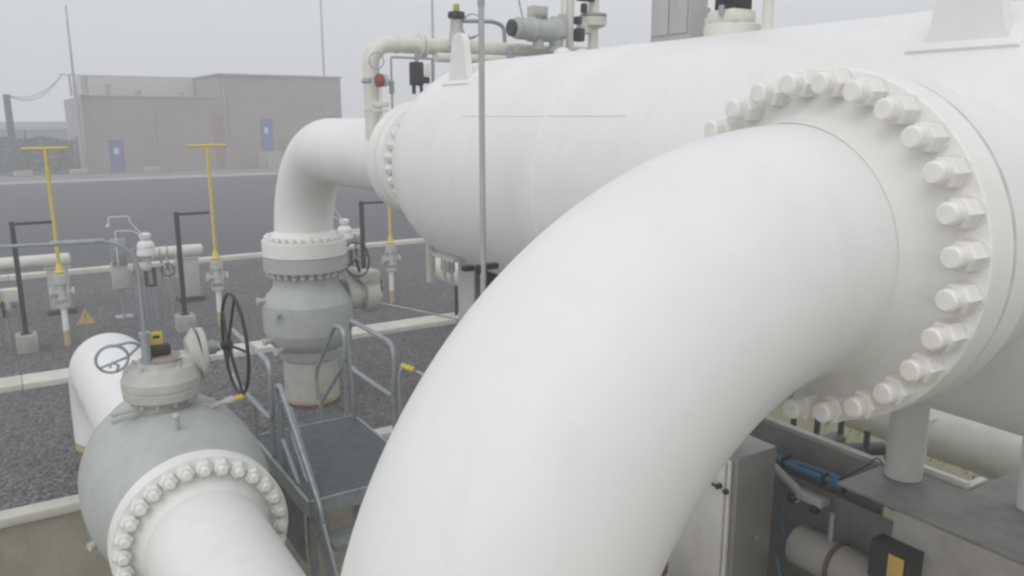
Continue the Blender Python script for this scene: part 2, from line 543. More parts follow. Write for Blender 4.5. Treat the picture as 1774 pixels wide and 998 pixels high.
# ================================================================== PRESSURE VESSEL
VX, VZ, VR = 3.4605, 3.512, .837
NY, NZ = 1.586, 3.512
ves = thing('pressure_vessel', 'huge white horizontal pressure vessel crossing the picture', 'pressure vessel', (VX, 2.5, VZ - VR))
Y1 = 5.62
prof = []
def head(n=24, depth=.98, rmin=.41):
    out = []
    for k in range(n + 1):
        a = k / n * math.pi / 2
        r = VR * math.cos(a); tt = depth * math.sin(a)
        if r < rmin: break
        out.append((tt, r))
    return out
hd = head()
Y0 = -1.6
prof = [(Y0 - tt, r) for tt, r in hd][::-1]
prof = [(Y0 - .98, .02)] + prof
prof += [(Y0 + .005, VR), (.6, VR), (.604, VR + .004), (.616, VR + .004), (.62, VR), (3.9, VR), (3.904, VR + .004), (3.916, VR + .004), (3.92, VR)]
prof += [(Y1 + tt, r) for tt, r in hd]
prof += [(6.60, .42), (6.66, .435), (6.72, .455)]
g = MB(); g.lathe((VX, 0, VZ), (0, 1, 0), prof, 128)
a = math.radians(151)
g.tube([(VX + (VR + .001) * math.cos(a), yy, VZ + (VR + .001) * math.sin(a)) for yy in (3.2, 4.9)], .0035, 6)
obj('shell', g, WHITE, ves)
# near side nozzle with its flange half
g = MB()
g.lathe((2.255, NY, NZ), (1, 0, 0), [(0, .34), (0, .539), (.101, .539), (.105, .535), (.106, .49), (.30, .475), (.60, .475)], 112, close=False)
obj('side_nozzle', g, WHITE, ves)
# flange at the far end
g = MB(); g.lathe((VX, 6.72, VZ), (0, 1, 0), [(0, .38), (0, .54), (.008, .555), (.115, .555), (.12, .545), (.12, .38)], 80, close=False)
obj('end_flange', g, WHITE, ves)
def lug(y0, top):
    g = MB()
    lx = VX - .51
    zb = VZ + .64
    pts = [(lx, y0 - .165, zb), (lx, y0 - .13, zb + .07)]
    pts += [Vector((lx, y0, zb + top)) + Vector((0, -.095 * math.cos(a), .095 * math.sin(a))) for a in [k * math.pi / 10 for k in range(11)]]
    pts += [(lx, y0 + .13, zb + .07), (lx, y0 + .165, zb)]
    g.prism([Vector(p) - Vector((.022, 0, 0)) for p in pts], (.05, 0, 0))
    o = obj('lifting_lug', g, WHITE, ves)
    g = MB(); prev = None
    for k in range(13):
        aa = R(116 + 15.5 * k / 12)
        cur = []
        for (rr, yy) in ((VR - .002, y0 - .205), (VR + .010, y0 - .20), (VR + .013, y0 - .19), (VR + .013, y0 + .19), (VR + .010, y0 + .20), (VR - .002, y0 + .205)):
            cur.append(g.bm.verts.new((VX + rr * math.cos(aa), yy, VZ + rr * math.sin(aa))))
        if prev: g.bridge(prev, cur)
        else: g.bm.faces.new(cur)
        prev = cur
    g.bm.faces.new(prev)
    obj('lug_pad', g, WHITE, o)
lug(1.63, .30)
lug(5.32, .26)
# saddle under the far end
g = MB()
g.bb((VX - .40, 5.35, -1.2), (VX - .385, 5.6, 2.95)); g.bb((VX + .385, 5.35, -1.2), (VX + .40, 5.6, 2.95)); g.bb((VX - .385, 5.46, -1.2), (VX + .385, 5.48, 2.85))
g.bb((VX - .6, 5.3, 2.83), (VX + .6, 5.65, 2.86)); 
obj('saddle', g, VGREY, ves)
g = MB(); g.bb((VX - .34, 5.30, -1.2), (VX - .2, 5.32, 2.80)); obj('saddle_rib', g, PLASTIC, ves)
# drain nozzle under the head
# support leg near the big nozzle
for (px_, py_) in ((4.19, 2.40),):
    g = MB(); g.cyl((px_, py_, 1.904), (px_, py_, 3.2), .10, seg=40); obj('support_leg', g, mat('leg_grey', (.56, .55, .53), .45, var=.04), ves)
g = MB(); g.cyl((4.375, 1.82, 1.904), (4.25, 1.82, 3.3), .05, seg=32)
obj('support_leg', g, WHITE, ves)
bolts(ves, (VX, 6.90, VZ), (0, 1, 0), .48, 28, .11, .18, .022, .045, .045, .03)

# ================================================================== BIG ELBOW (foreground)
RP, RB = .381, .1 + 1.035
EX = 2.03
el = thing('pipe_elbow', 'huge white bolted pipe elbow sweeping down in the foreground', 'pipe elbow', (EX - RB, NY, 1.9))
g = MB()
pts = [(2.24, NY, NZ), (2.15, NY, NZ)]
pts += arc((EX, NY, NZ - RB), (0, 0, 1), (-1, 0, 0), RB, 0, math.pi / 2, 56)
pts += [(EX - RB, NY, 2.2), (EX - RB, NY, 1.9)]
g.tube(pts, RP, 96)
obj('bend', g, WHITE, el)
g = MB()
g.lathe((2.235, NY, NZ), (-1, 0, 0), [(0, .34), (0, .538), (.004, .542), (.109, .542), (.113, .538), (.114, .455), (.13, .43), (.155, .41), (.19, .394), (.23, .385), (.26, .3815)], 112, close=False)
obj('weld_neck_flange', g, FLGW, el)
g = MB(); g.torus((EX + .005, NY, NZ), (1, 0, 0), RP - .0005, .0016, 96, 6); g.torus((EX - RB, NY, NZ - RB), (0, 0, 1), RP - .001, .005, 96, 6)
obj('weld_bead', g, WHITE, el)
# stud bolts: fitted positions (28 round the flange)
u_, v_ = frame_for(Vector((-1, 0, 0)))
bolts(el, (2.24, NY, NZ), (-1, 0, 0), .4975, 28, 2.343, .118, .031, .043, .060, .052, sides=(1,))

# ================================================================== FAR ELBOW onto the upright valve
CX, CY = 3.43, 10.6
t = thing('pipe_elbow', 'white pipe elbow turning down from the vessel end onto the upright grey valve', 'pipe elbow', (CX, CY, 2.1))
g = MB()
rb = 1.143
def lerp(a, b, s): return a + (b - a) * s
pts = [(VX, 7.0, VZ), (VX, 7.3, VZ)]
pts += [Vector((lerp(VX, CX, k / 40), CY - rb + rb * math.sin(k / 40 * math.pi / 2), VZ - rb * (1 - math.cos(k / 40 * math.pi / 2)))) for k in range(41)]
pts += [(CX, CY, 2.26)]
g.tube(pts, .386, 72)
obj('bend', g, WHITE, t)
g = MB(); g.lathe((VX, 6.87, VZ), (0, 1, 0), [(0, .38), (0, .54), (.008, .555), (.175, .555), (.183, .54), (.184, .46), (.3, .40), (.34, .386)], 80, close=False)
obj('end_flange', g, FLGW, t)
g = MB(); g.lathe((CX, CY, 2.095), (0, 0, 1), [(0, .38), (0, .55), (.008, .558), (.20, .558), (.208, .55), (.209, .47), (.27, .42), (.33, .386)], 80, close=False)
obj('bottom_flange', g, FLGW, t)
bolts(t, (CX, CY, 2.10), (0, 0, 1), .49, 28, .05, .208, .024, .042, .04, .025)

t = thing('ball_valve', 'upright grey ball valve beneath the far white elbow', 'valve', (CX, CY, 0))
g = MB()
g.lathe((CX, CY, 0), (0, 0, 1), [(.66, .40), (.70, .415), (.80, .43), (.86, .50), (.93, .562), (1.05, .588), (1.052, .598), (1.10, .602), (1.40, .602), (1.45, .596), (1.452, .585), (1.55, .54), (1.62, .475), (1.66, .45), (1.72, .435), (1.90, .44), (1.905, .555), (2.085, .556), (2.09, .545)], 80)
obj('body', g, VGREY, t)
g = MB(); g.lathe((CX, CY, 0), (0, 0, 1), [(-.05, .372), (.645, .372), (.65, .355), (.67, .355)], 64)
col = obj('column', g, VGREYL, t)
g = MB(); g.lathe((CX, CY, .06), (0, 0, 1), [(0, .3755), (.045, .3755)], 64); obj('yellow_band', g, YELP, col)
g = MB(); g.lathe((CX, CY, -.05), (0, 0, 1), [(0, .379), (.105, .379)], 64); obj('rusty_base', g, RUST, col)
for (dx, dy, dz) in ((-.50, -.34, 1.38), (-.585, -.12, .98), (-.5, -.3, .88), (-.585, .05, 1.5)):
    g = MB(); n_ = Vector((dx, dy, 0)).normalized(); p = Vector((CX + dx, CY + dy, dz))
    g.cyl(p - n_ * .06, p + n_ * .05, .035, seg=14); g.lathe(p + n_ * .05, n_, [(0, .05), (.04, .05)], 6)
    obj('drain_plug', g, VGREYL, t)
# side gearbox
gx, gz = CX + .58, 1.52
g = MB(); g.cyl((gx - .05, CY - .05, gz - .05), (gx + .12, CY - .05, gz - .05), .22, seg=32, bev=.015); g.cyl((gx + .12, CY - .05, gz - .05), (gx + .20, CY - .05, gz - .05), .18, seg=32, bev=.01)
g.cyl((gx + .20, CY - .05, gz - .08), (gx + .40, CY - .05, gz - .08), .25, seg=32, bev=.02)
obj('bonnet', g, VGREYL, t)
g = MB(); g.box((gx + .28, CY - .12, gz + .18), (.26, .26, .22), .04); g.cyl((gx + .15, CY - .3, gz + .22), (gx + .15, CY + .2, gz + .22), .08, seg=18, bev=.01)
gb = obj('gearbox', g, VGREYL, t)
g = MB()
for k in range(8):
    a = k * math.pi / 4
    g.cyl((gx + .395, CY - .05 + .2 * math.cos(a), gz - .08 + .2 * math.sin(a)), (gx + .425, CY - .05 + .2 * math.cos(a), gz - .08 + .2 * math.sin(a)), .022, seg=6)
obj('cover_bolts', g, VGREYL, gb)
g = MB(); g.torus((gx + .03, CY - .30, gz + .48), (1, .5, 0), .235, .011, 40, 8)
for k in range(3):
    a = k * 2 * math.pi / 3 + .5; uu, vv = frame_for(Vector((1, .5, 0)))
    g.cyl((gx + .03, CY - .30, gz + .48), Vector((gx + .03, CY - .30, gz + .48)) + uu * .235 * math.cos(a) + vv * .235 * math.sin(a), .007, seg=8)
g.cyl((gx + .03, CY - .30, gz + .48), (gx + .15, CY - .15, gz + .22), .02)
obj('handwheel', g, BLACK, t)
g = MB(); g.cyl((gx + .42, CY - .05, gz - .02), (gx + .50, CY - .05, gz - .02), .035); g.box((gx + .48, CY - .05, gz + .05), (.03, .05, .12), .005)
obj('position_pointer', g, PLASTIC, t)
bolts(t, (CX, CY, 1.905), (0, 0, 1), .49, 28, .05, .0, .022, .042, .05, .05, sides=(-1,), m=VGREY)

# ================================================================== FOREGROUND LINE (lower left)
LX, LZ = .90, 1.18
t = thing('pipe_run', 'white flanged pipe leaving the lower left valve towards the viewer', 'pipe', (LX, 4, LZ - RP))
g = MB()
pts = [(LX, 5.12, LZ), (LX, 4.9, LZ), (LX, 3.9, LZ), (LX, 2.8, LZ)]
pts += [Vector((LX, 2.73 - 1.143 * math.sin(k / 24 * math.pi / 2), LZ + 1.143 * (1 - math.cos(k / 24 * math.pi / 2)))) for k in range(1, 15)]
g.tube(pts, RP, 72)
obj('pipe', g, WHITE, t)
# the rest of the bend that rises out of the frame to meet the big elbow
g = MB()
pts = [Vector((LX, 2.73 - 1.143 * math.sin(k / 24 * math.pi / 2), LZ + 1.143 * (1 - math.cos(k / 24 * math.pi / 2)))) for k in range(14, 20)]
g.tube(pts, RP - .001, 72)
obj('rising_bend', g, WHITE, t)
g = MB()
g.lathe((LX, 5.34, LZ), (0, -1, 0), [(0, .37), (0, .558), (.006, .565), (.124, .565), (.13, .558), (.132, .455), (.17, .42), (.24, .39), (.27, .381)], 96, close=False)
obj('flange', g, FLGW, t)
bolts(t, (LX, 5.35, LZ), (0, 1, 0), .497, 28, .06, .14, .03, .054, .05, .05, sides=(-1,))
g = MB(); g.bb((LX - .3, 3.4, -1.2), (LX + .3, 3.7, LZ - .37), .02); obj('pipe_support', g, CONC, t)

bv = thing('ball_valve', 'large grey ball valve with a handwheel at lower left', 'valve', (LX, 6.25, LZ - .65))
g = MB()
g.lathe((LX, 0, LZ), (0, 1, 0), [(5.345, .55), (5.35, .558), (5.47, .558), (5.475, .55), (5.55, .555), (5.75, .605), (5.95, .64), (6.2, .652), (6.45, .64), (6.65, .60), (6.85, .53), (7.0, .46), (7.1, .42), (7.3, .40)], 96)
obj('body', g, VGREY, bv)
bx, by = .875, 6.2
g = MB(); g.lathe((bx, by, 0), (0, 0, 1), [(1.70, .20), (1.83, .185), (1.86, .205), (1.885, .25), (1.90, .272), (1.955, .278), (1.960, .270), (1.972, .270), (1.978, .279), (2.035, .279), (2.05, .268), (2.10, .255), (2.125, .235), (2.13, .17), (2.16, .165)], 64)
bo = obj('bonnet', g, VGREYL, bv)
g = MB()
for k in range(12):
    a = k * math.pi / 6 + .2
    g.lathe((bx + .225 * math.cos(a), by + .225 * math.sin(a), 1.85), (0, 0, 1), [(0, .016), (.035, .016)], 6)
for (a, r_) in ((2.6, .2), (3.9, .21), (5.2, .2), (.2, .21)): g.lathe((bx + r_ * math.cos(a), by + r_ * math.sin(a), 2.10), (0, 0, 1), [(0, .022), (.035, .022), (.04, .012), (.055, .012)], 8)
obj('bonnet_bolts', g, VGREYL, bo)
g = MB(); g.lathe((bx + .02, by, 2.16), (0, 0, 1), [(0, .15), (.02, .15), (.022, .13), (.035, .12)], 40); obj('indicator_plate', g, mat('plate_pinkgrey', (.34, .28, .27), .5, var=.1, vscale=30), bv)
g = MB(); g.box((bx - .01, by, 2.24), (.17, .10, .08), .018); obj('indicator_housing', g, PLASTIC, bv)
g = MB(); g.box((bx - .015, by - .01, 2.325), (.085, .03, .095), .008); fl = obj('position_flag', g, YEL, bv)
g = MB(); g.box((bx - .015, by - .027, 2.34), (.045, .004, .022)); obj('flag_slot', g, PLASTIC, fl)
# gearbox and handwheel towards +x
hx, hy, hz = 1.42, 6.22, 2.19
g = MB(); g.box((bx + .19, by, 2.13), (.20, .20, .12), .03); g.cyl((bx + .20, hy, hz - .03), (bx + .27, hy, hz - .02), .12, .19, seg=36); g.cyl((bx + .27, hy, hz - .03), (bx + .315, hy, hz - .03), .195, seg=40, bev=.008)
gb = obj('gearbox', g, VGREYL, bv)
g = MB()
for k in range(8):
    a = k * math.pi / 4 + .2
    g.cyl((bx + .312, hy + .145 * math.cos(a), hz - .03 + .145 * math.sin(a)), (bx + .332, hy + .145 * math.cos(a), hz - .03 + .145 * math.sin(a)), .014, seg=6)
obj('cover_bolts', g, VGREYL, gb)
g = MB(); g.cyl((bx + .315, hy, hz), (bx + .40, hy, hz), .055, seg=24, bev=.006); g.cyl((bx + .40, hy, hz), (bx + .43, hy, hz), .04, seg=6)
obj('input_shaft', g, GALV, bv)
g = MB()
g.torus((hx, hy, hz), (1, 0, 0), .39, .0135, 72, 10)
for k in range(5):
    a = k * 2 * math.pi / 5 + .55
    p1 = Vector((hx, hy + .40 * math.cos(a), hz + .40 * math.sin(a)))
    g.tube([(hx - .05, hy, hz), (hx - .03, lerp(hy, p1.y, .4), lerp(hz, p1.z, .4)), p1], .011, 8)
g.cyl((hx - .10, hy, hz), (hx - .02, hy, hz), .035, seg=18)
obj('handwheel', g, BLACK, bv)
# small fittings on the body
g = MB(); g.cyl((.87, 5.72, 1.76), (.87, 5.70, 1.86), .022, seg=12); g.ball((.87, 5.70, 1.875), .027, 12); obj('vent_plug', g, VGREYL, bv)
g = MB()
for dz in (0, .05): g.cyl((.50, 6.03, 1.80 + dz), (.68, 6.09, 1.80 + dz), .016, seg=8)
obj('vent_plug', g, VGREYL, bv)
g = MB(); g.cyl((1.13, 6.10, 1.75), (1.30, 6.08, 1.79), .022, seg=14); g.cyl((1.29, 6.08, 1.788), (1.35, 6.07, 1.80), .03, seg=14); g.cyl((1.2, 6.09, 1.76), (1.2, 6.09, 1.83), .014, seg=8); g.cyl((1.12, 6.10, 1.70), (1.14, 6.10, 1.79), .035, seg=14)
gr = obj('grease_fitting', g, VGREYL, bv)
g = MB(); g.cyl((1.35, 6.07, 1.80), (1.42, 6.06, 1.812), .022, seg=14); obj('yellow_cap', g, YEL, gr)
g = MB(); g.cyl((.34, 5.92, .98), (.26, 5.88, .98), .03, seg=12); obj('drain_plug', g, VGREYL, bv)
g = MB(); g.bb((LX - .3, 6.0, -1.2), (LX + .3, 6.5, .56), .02); obj('valve_support', g, CONC, bv)

# coiled thin hose by the bonnet
g = MB(); pp = []
for k in range(60):
    a = k / 59 * 2 * math.pi * 1.6
    pp.append((.555 + .105 * math.cos(a), 6.15 + .02 * k / 59, 2.225 + .098 * math.sin(a)))
pp += [(.66, 6.18, 2.22), (.76, 6.2, 2.30)]
g.tube(pp, .010, 8); g.tube([(.53, 6.1, 2.18), (.55, 6.12, 2.21), (.59, 6.13, 2.18), (.57, 6.13, 2.13)], .010, 6); g.tube(rounded([(.56, 6.15, 2.32), (.70, 6.17, 2.33), (.78, 6.2, 2.26)], .05), .010, 8)
solo('coiled_hose', g, TUBE, 'thin grey hose coiled beside the bonnet of the lower left valve', 'hose', (.52, 6.15, 2.0))
t = thing('conduit', 'thin grey conduit entering from the left edge, dropping to the lower left valve', 'conduit', (.78, 6.12, 2.1))
g = MB(); g.tube(rounded([(-1.4, 6.12, 3.10), (-.03, 6.12, 3.09), (.64, 6.12, 3.07), (.775, 6.12, 2.95), (.775, 6.12, 2.12)], .16, n=8), .0125, 10); obj('tube', g, TUBE, t)
g = MB(); g.cyl((.775, 6.12, 2.10), (.775, 6.12, 2.37), .032, seg=16, bev=.004); g.cyl((.775, 6.12, 2.37), (.775, 6.12, 2.40), .04, seg=12); obj('sleeve', g, TUBE, t)
g = MB(); g.cyl((.26, 6.12, 3.085), (.58, 6.12, 3.078), .019, seg=12); obj('coupling', g, GALV, t)

t = thing('pipe_elbow', 'white pipe elbow going down into the gravel behind the lower left valve', 'pipe elbow', (.87, 10.15, 0))
g = MB()
pts = [(.90, 7.25, 1.18), (.87, 8.4, 1.20), (.835, 9.33, 1.22)] + [Vector((.83, 9.35 + .78 * math.sin(k / 30 * math.pi / 2), 1.22 - .78 * (1 - math.cos(k / 30 * math.pi / 2)))) for k in range(1, 31)] + [(.83, 10.13, .14)]
g.tube(pts, .395, 64)
obj('bend', g, WHITE, t)
g = MB(); g.lathe((.83, 10.13, .14), (0, 0, 1), [(0, .397), (.09, .397)], 64); obj('yellow_band', g, YELP, t)
g = MB(); g.lathe((.83, 10.13, -.1), (0, 0, 1), [(0, .385), (.24, .385)], 64); obj('buried_end', g, mat('dull_olive_paint', (.17, .16, .12), .8, var=.1), t)
g = MB(); g.torus((.85, 8.9, 1.21), (0, 1, 0), .394, .004, 64, 6); obj('weld_bead', g, WHITE, t)

# ================================================================== STEP-OVER PLATFORM
pf = thing('access_platform', 'grey metal step-over platform with tubular handrails between the two valves', 'platform', (2.3, 6.6, 0))
DZ = .9
g = MB(); g.bb((1.83, 5.88, DZ - .04), (2.82, 7.46, DZ))
x = 1.85
while x < 2.8:
    g.bb((x, 5.9, DZ + .0005), (x + .008, 7.44, DZ + .006)); x += .03
obj('deck', g, GRATE, pf)
g = MB(); g.bb((1.80, 5.86, DZ - .12), (1.826, 7.48, DZ + .012)); g.bb((2.824, 5.86, DZ - .12), (2.85, 7.48, DZ + .012)); g.bb((1.83, 5.85, DZ - .12), (2.82, 5.875, DZ + .008)); g.bb((1.83, 7.462, DZ - .12), (2.82, 7.486, DZ + .008))
obj('deck_edge', g, GALV, pf)
for i, (zz, yy) in enumerate(((.64, 5.66), (.38, 5.44), (.12, 5.22), (-.14, 5.0), (-.40, 4.78), (-.66, 4.56), (-.92, 4.34))):
    g = MB(); g.bb((1.90, yy - .12, zz - .03), (2.75, yy + .12, zz)); g.bb((1.90, yy - .128, zz - .04), (2.75, yy - .121, zz + .006)); obj('step', g, GALV, pf)
for i, (zz, yy) in enumerate(((.66, 7.68), (.42, 7.92), (.2, 8.16))):
    g = MB(); g.bb((1.90, yy - .11, zz - .03), (2.75, yy + .11, zz)); obj('step', g, GALV, pf)
for xx in (1.86, 2.79):
    g = MB(); g.prism([(xx - .012, 5.87, .88), (xx - .012, 5.87, .68), (xx - .012, 4.15, -1.2), (xx - .012, 4.0, -1.2), (xx - .012, 5.72, .88)], (.024, 0, 0)); obj('stringer', g, GALV, pf)
    g = MB(); g.prism([(xx - .012, 7.49, .88), (xx - .012, 7.6, .88), (xx - .012, 8.42, 0.05), (xx - .012, 8.3, 0.05), (xx - .012, 7.49, .72)], (.024, 0, 0)); obj('stringer', g, GALV, pf)
for (xx, yy) in ((1.86, 5.95), (1.86, 7.4), (2.79, 5.95), (2.79, 7.4), (1.86, 8.36), (2.79, 8.36)):
    g = MB(); g.bb((xx - .03, yy - .03, -1.2), (xx + .03, yy + .03, .78 if yy < 8 else .05)); g.bb((xx - .08, yy - .08, -1.2), (xx + .08, yy + .08, -1.185)); obj('leg', g, GALV, pf)
def rail(pts, r=.023, rad=.14, closed=True):
    g = MB(); g.tube(rounded(pts, rad, closed), r, 10, closed=closed); obj('handrail', g, GALV, pf)
def posts(ps, r=.022):
    for a, b in ps:
        g = MB(); g.cyl(a, b, r, seg=10); obj('rail_post', g, GALV, pf)
rail([(1.85, 6.86, 1.24), (1.85, 8.3, 1.24), (1.85, 8.3, 1.80), (1.85, 6.86, 1.80)])
rail([(2.80, 6.33, 1.44), (2.80, 7.40, 1.44), (2.80, 7.40, 1.95), (2.80, 6.33, 1.95)])
rail([(2.80, 7.52, 1.49), (2.80, 8.45, .70), (2.80, 8.50, 1.10), (2.80, 7.80, 1.80), (2.80, 7.55, 1.80)], rad=.10)
rail([(1.86, 6.70, 1.20), (1.86, 5.80, .58), (1.86, 5.66, .76), (1.86, 5.70, .90), (1.86, 6.62, 1.66), (1.86, 6.74, 1.60)], rad=.08)
rail([(1.93, 6.62, 1.20), (1.93, 5.95, .66), (1.93, 5.86, .80), (1.93, 6.60, 1.48)], rad=.08, r=.014)
posts([((1.85, 6.90, .3), (1.85, 6.90, 1.35)), ((1.85, 7.5, .3), (1.85, 7.5, 1.24)), ((1.86, 6.64, .3), (1.86, 6.64, 1.5))])
posts([((2.80, 7.36, .5), (2.80, 7.36, 1.60)), ((2.80, 6.36, .5), (2.80, 6.36, 1.6)), ((2.80, 7.56, .5), (2.80, 7.56, 1.6)), ((2.80, 8.36, .05), (2.80, 8.36, .9))])
g = MB(); g.bb((1.795, 5.95, .32), (1.799, 7.40, .775)); obj('side_panel', g, GRATE, pf)
# second stile further right with a yellow end
p2 = thing('handrail', 'thin galvanised handrail with a yellow end right of the platform', 'handrail', (3.1, 6.6, -1.2))
g = MB(); g.tube(rounded([(2.80, 6.22, -1.2), (2.80, 6.22, 1.79), (3.15, 5.80, 1.62), (3.15, 5.80, -1.2)], .12), .018, 10); obj('tube', g, GALV, p2)
g = MB(); g.cyl((2.79, 6.16, 1.80), (2.87, 6.07, 1.77), .026, seg=12, bev=.006); obj('yellow_end', g, YEL, p2)
g = MB(); g.tube(rounded([(4.15, 10.4, 1.36), (4.4, 10.3, 1.34), (5.6, 9.3, 1.06), (5.75, 9.2, 0)], .1), .014, 8); 
solo('pipe_stay', g, GALV, 'thin galvanised tube slanting down to the right from the far grey valve', 'tube', (4.15, 10.4, 0))
g = MB(); g.cyl((5.25, 9.6, 0), (5.25, 9.6, 1.15), .03, seg=10); g.bb((5.15, 9.5, 0.0), (5.35, 9.7, .02))
solo('stay_post', g, GALV, 'short grey post under the slanting tube right of the far grey valve', 'post', (5.25, 9.6, 0))

# ================================================================== VALVE STATIONS BEYOND THE KERB
def station(x, first=None):
    pass
def tkey(x):
    t = thing('valve_key', '', 'valve key', (x, 15.6, 0), 'yellow valve keys in a row')
    g = MB(); g.cyl((x, 15.6, 1.40), (x, 15.6, 3.38), .029, seg=16); obj('shaft', g, YEL, t)
    g = MB(); g.cyl((x - .34, 15.6, 3.40), (x + .34, 15.6, 3.40), .026, seg=12, bev=.005); obj('handle', g, YEL, t)
    g = MB(); g.lathe((x, 15.6, 1.30), (0, 0, 1), [(0, .085), (.02, .085), (.05, .06), (.14, .045), (.16, .034)], 20); obj('base', g, YEL, t)
    g = MB(); g.box((x, 15.6, 1.20), (.17, .17, .17), .02); g.cyl((x, 15.6, 1.10), (x, 15.6, 1.28), .11, seg=16, bev=.01); g.cyl((x, 15.6, .86), (x, 15.6, 1.1), .07, seg=14)
    for s in (-1, 1): g.cyl((x + s * .02, 15.6, .95), (x + s * .16, 15.6, .95), .05, seg=12); g.cyl((x + s * .15, 15.6, .95), (x + s * .19, 15.6, .95), .085, seg=14)
    g.cyl((x, 15.6, .84), (x, 15.6, .88), .11, seg=16); g.cyl((x, 15.6, .70), (x, 15.6, .74), .11, seg=16)
    g.cyl((x + .09, 15.55, .80), (x + .09, 15.55, 1.28), .02, seg=8); g.cyl((x - .09, 15.65, .74), (x - .09, 15.65, 1.2), .016, seg=8)
    obj('valve_body', g, VGREYL, t)
    g = MB(); g.cyl((x, 15.6, .28), (x, 15.6, .72), .05, seg=16); obj('riser', g, WHITE, t)
    g = MB(); g.cyl((x, 15.6, -.02), (x, 15.6, .28), .052, seg=16); obj('lower_riser', g, YELP, t)
    return t
def bpost(x):
    t = thing('support_post', '', 'post', (x, 15.6, 0), 'black bent posts bracing the valve keys')
    g = MB(); g.bb((x - .04, 15.56, .30), (x + .04, 15.64, 2.22), .006); obj('upright', g, BLACK, t)
    g = MB(); g.bb((x + .042, 15.578, 2.155), (x + .575, 15.622, 2.20), .004); obj('arm', g, BLACK, t)
    g = MB(); g.bb((x - .16, 15.42, -.02), (x + .16, 15.78, .30), .015); obj('footing', g, CONC, t)
    g = MB(); g.bb((x - .08, 15.52, .302), (x + .08, 15.68, .315)); obj('base_plate', g, BLACK, t)
    return t
k0 = tkey(.745); b0 = bpost(.14)
ks = [k0, copy_tree(k0), copy_tree(k0)]; bs = [b0, copy_tree(b0), copy_tree(b0)]
for i, (kx, bx_) in enumerate(((.745, .14), (3.33, 2.70), (6.90, 6.28))):
    ks[i].location.x = kx; bs[i].location.x = bx_
for o, l in zip(ks, ('tall yellow T-handled valve key nearest the left edge', 'tall yellow T-handled valve key in front of the building, left of the far elbow', 'yellow valve key half hidden behind the vessel end flange')): o['label'] = l
for o, l in zip(bs, ('black bent post on a concrete footing nearest the left edge', 'black bent post between the regulator cluster and the spoked handwheel', 'black bent post just right of the upright grey valve')): o['label'] = l

def stub(x0, x1, y, zc, xl, label):
    t = thing('pipe_stub', label, 'pipe', (xl, y, 0), 'capped horizontal pipes on piers')
    g = MB(); g.cyl((x0, y, zc), (x1 - .03, y, zc), .125, seg=32); g.lathe((x1 - .03, y, zc), (1, 0, 0), [(0, .125), (.03, .115), (.05, .08), (.055, .02)], 32); g.torus((x1 - .12, y, zc), (1, 0, 0), .125, .006, 32, 6); obj('pipe', g, CREAM, t)
    g = MB(); g.bb((xl - .19, y - .14, .10), (xl + .19, y + .14, zc - .16), .01); g.bb((xl - .24, y - .16, zc - .158), (xl + .24, y + .16, zc - .126)); obj('pier', g, VGREYL, t)
    g = MB(); g.bb((xl - .26, y - .2, -.02), (xl + .26, y + .2, .098)); obj('pier_base', g, PLASTIC, t)
    for k in range(3):
        g = MB(); g.cyl((x0 + .25 + k * .17, y - .1, .55), (x0 + .25 + k * .17, y - .1, 1.02), .022, seg=10); g.cyl((x0 + .25 + k * .17, y - .1, .82), (x0 + .25 + k * .17, y - .1, .90), .045, seg=10); obj('small_valve', g, VGREYL, t)
    g = MB()
    for k in range(2): g.cyl((x0 + .32 + k * .2, y - .1, 0), (x0 + .32 + k * .2, y - .1, .55), .018, seg=8)
    obj('tube_leg', g, GALV, t)
    return t
stub(-1.6, 1.08, 18.4, 1.10, .84, 'cream horizontal pipe stub on a grey pier at the left edge')
stub(2.62, 3.60, 18.2, 1.10, 3.30, 'cream horizontal pipe stub on a grey pier behind the middle black post')
stub(6.0, 7.35, 18.3, 1.14, 6.6, 'cream horizontal pipe stub behind the upright grey valve')

# regulator cluster, centre left
t = thing('regulator_cluster', 'white domed regulator cluster on a thin tube frame left of the middle black post', 'regulator', (2.23, 16.4, 0))
X, Y = 2.25, 16.4
g = MB(); g.ball((X, Y, 1.52), .16, 20, .85); g.lathe((X, Y, 1.30), (0, 0, 1), [(0, .06), (.03, .13), (.06, .175), (.10, .175), (.2, .15)], 24); g.lathe((X, Y, 1.66), (0, 0, 1), [(0, .09), (.06, .11), (.09, .11), (.12, .06)], 20)
obj('dome', g, WHITE, t)
g = MB(); g.cyl((X, Y, 1.0), (X, Y, 1.32), .07, seg=16); g.ball((X - .02, Y, 1.12), .12, 16); g.cyl((X - .28, Y, 1.12), (X + .3, Y, 1.12), .05, seg=14); g.cyl((X - .3, Y, 1.12), (X - .26, Y, 1.12), .1, seg=16); g.cyl((X + .26, Y, 1.12), (X + .3, Y, 1.12), .1, seg=16); obj('valve_body', g, VGREYL, t)
g = MB(); g.torus((X + .34, Y - .1, 1.05), (.3, 1, 0), .12, .012, 28, 6); g.cyl((X + .34, Y - .1, 1.05), (X + .34, Y, 1.12), .015, seg=8); obj('handwheel', g, BLACK, t)
g = MB(); g.box((X - .06, Y - .1, .92), (.05, .05, .3)); g.box((X + .09, Y - .1, .95), (.06, .05, .34)); g.box((X + .03, Y - .1, .78), (.16, .05, .04)); obj('actuator_arm', g, PLASTIC, t)
g = MB()
for dx in (-.24, -.1, .0, .09, .24, .36): g.cyl((X + dx, Y + .05 * math.sin(dx * 30), 0), (X + dx, Y + .05 * math.sin(dx * 30), 1.0 if abs(dx) < .15 else 1.45), .014 if dx != .09 else .03, seg=8)
g.tube(rounded([(X - .24, Y, 1.45), (X - .24, Y, 1.5), (X + .36, Y, 1.5), (X + .36, Y, 1.45)], .03), .012, 8)
obj('tube_frame', g, GALV, t)
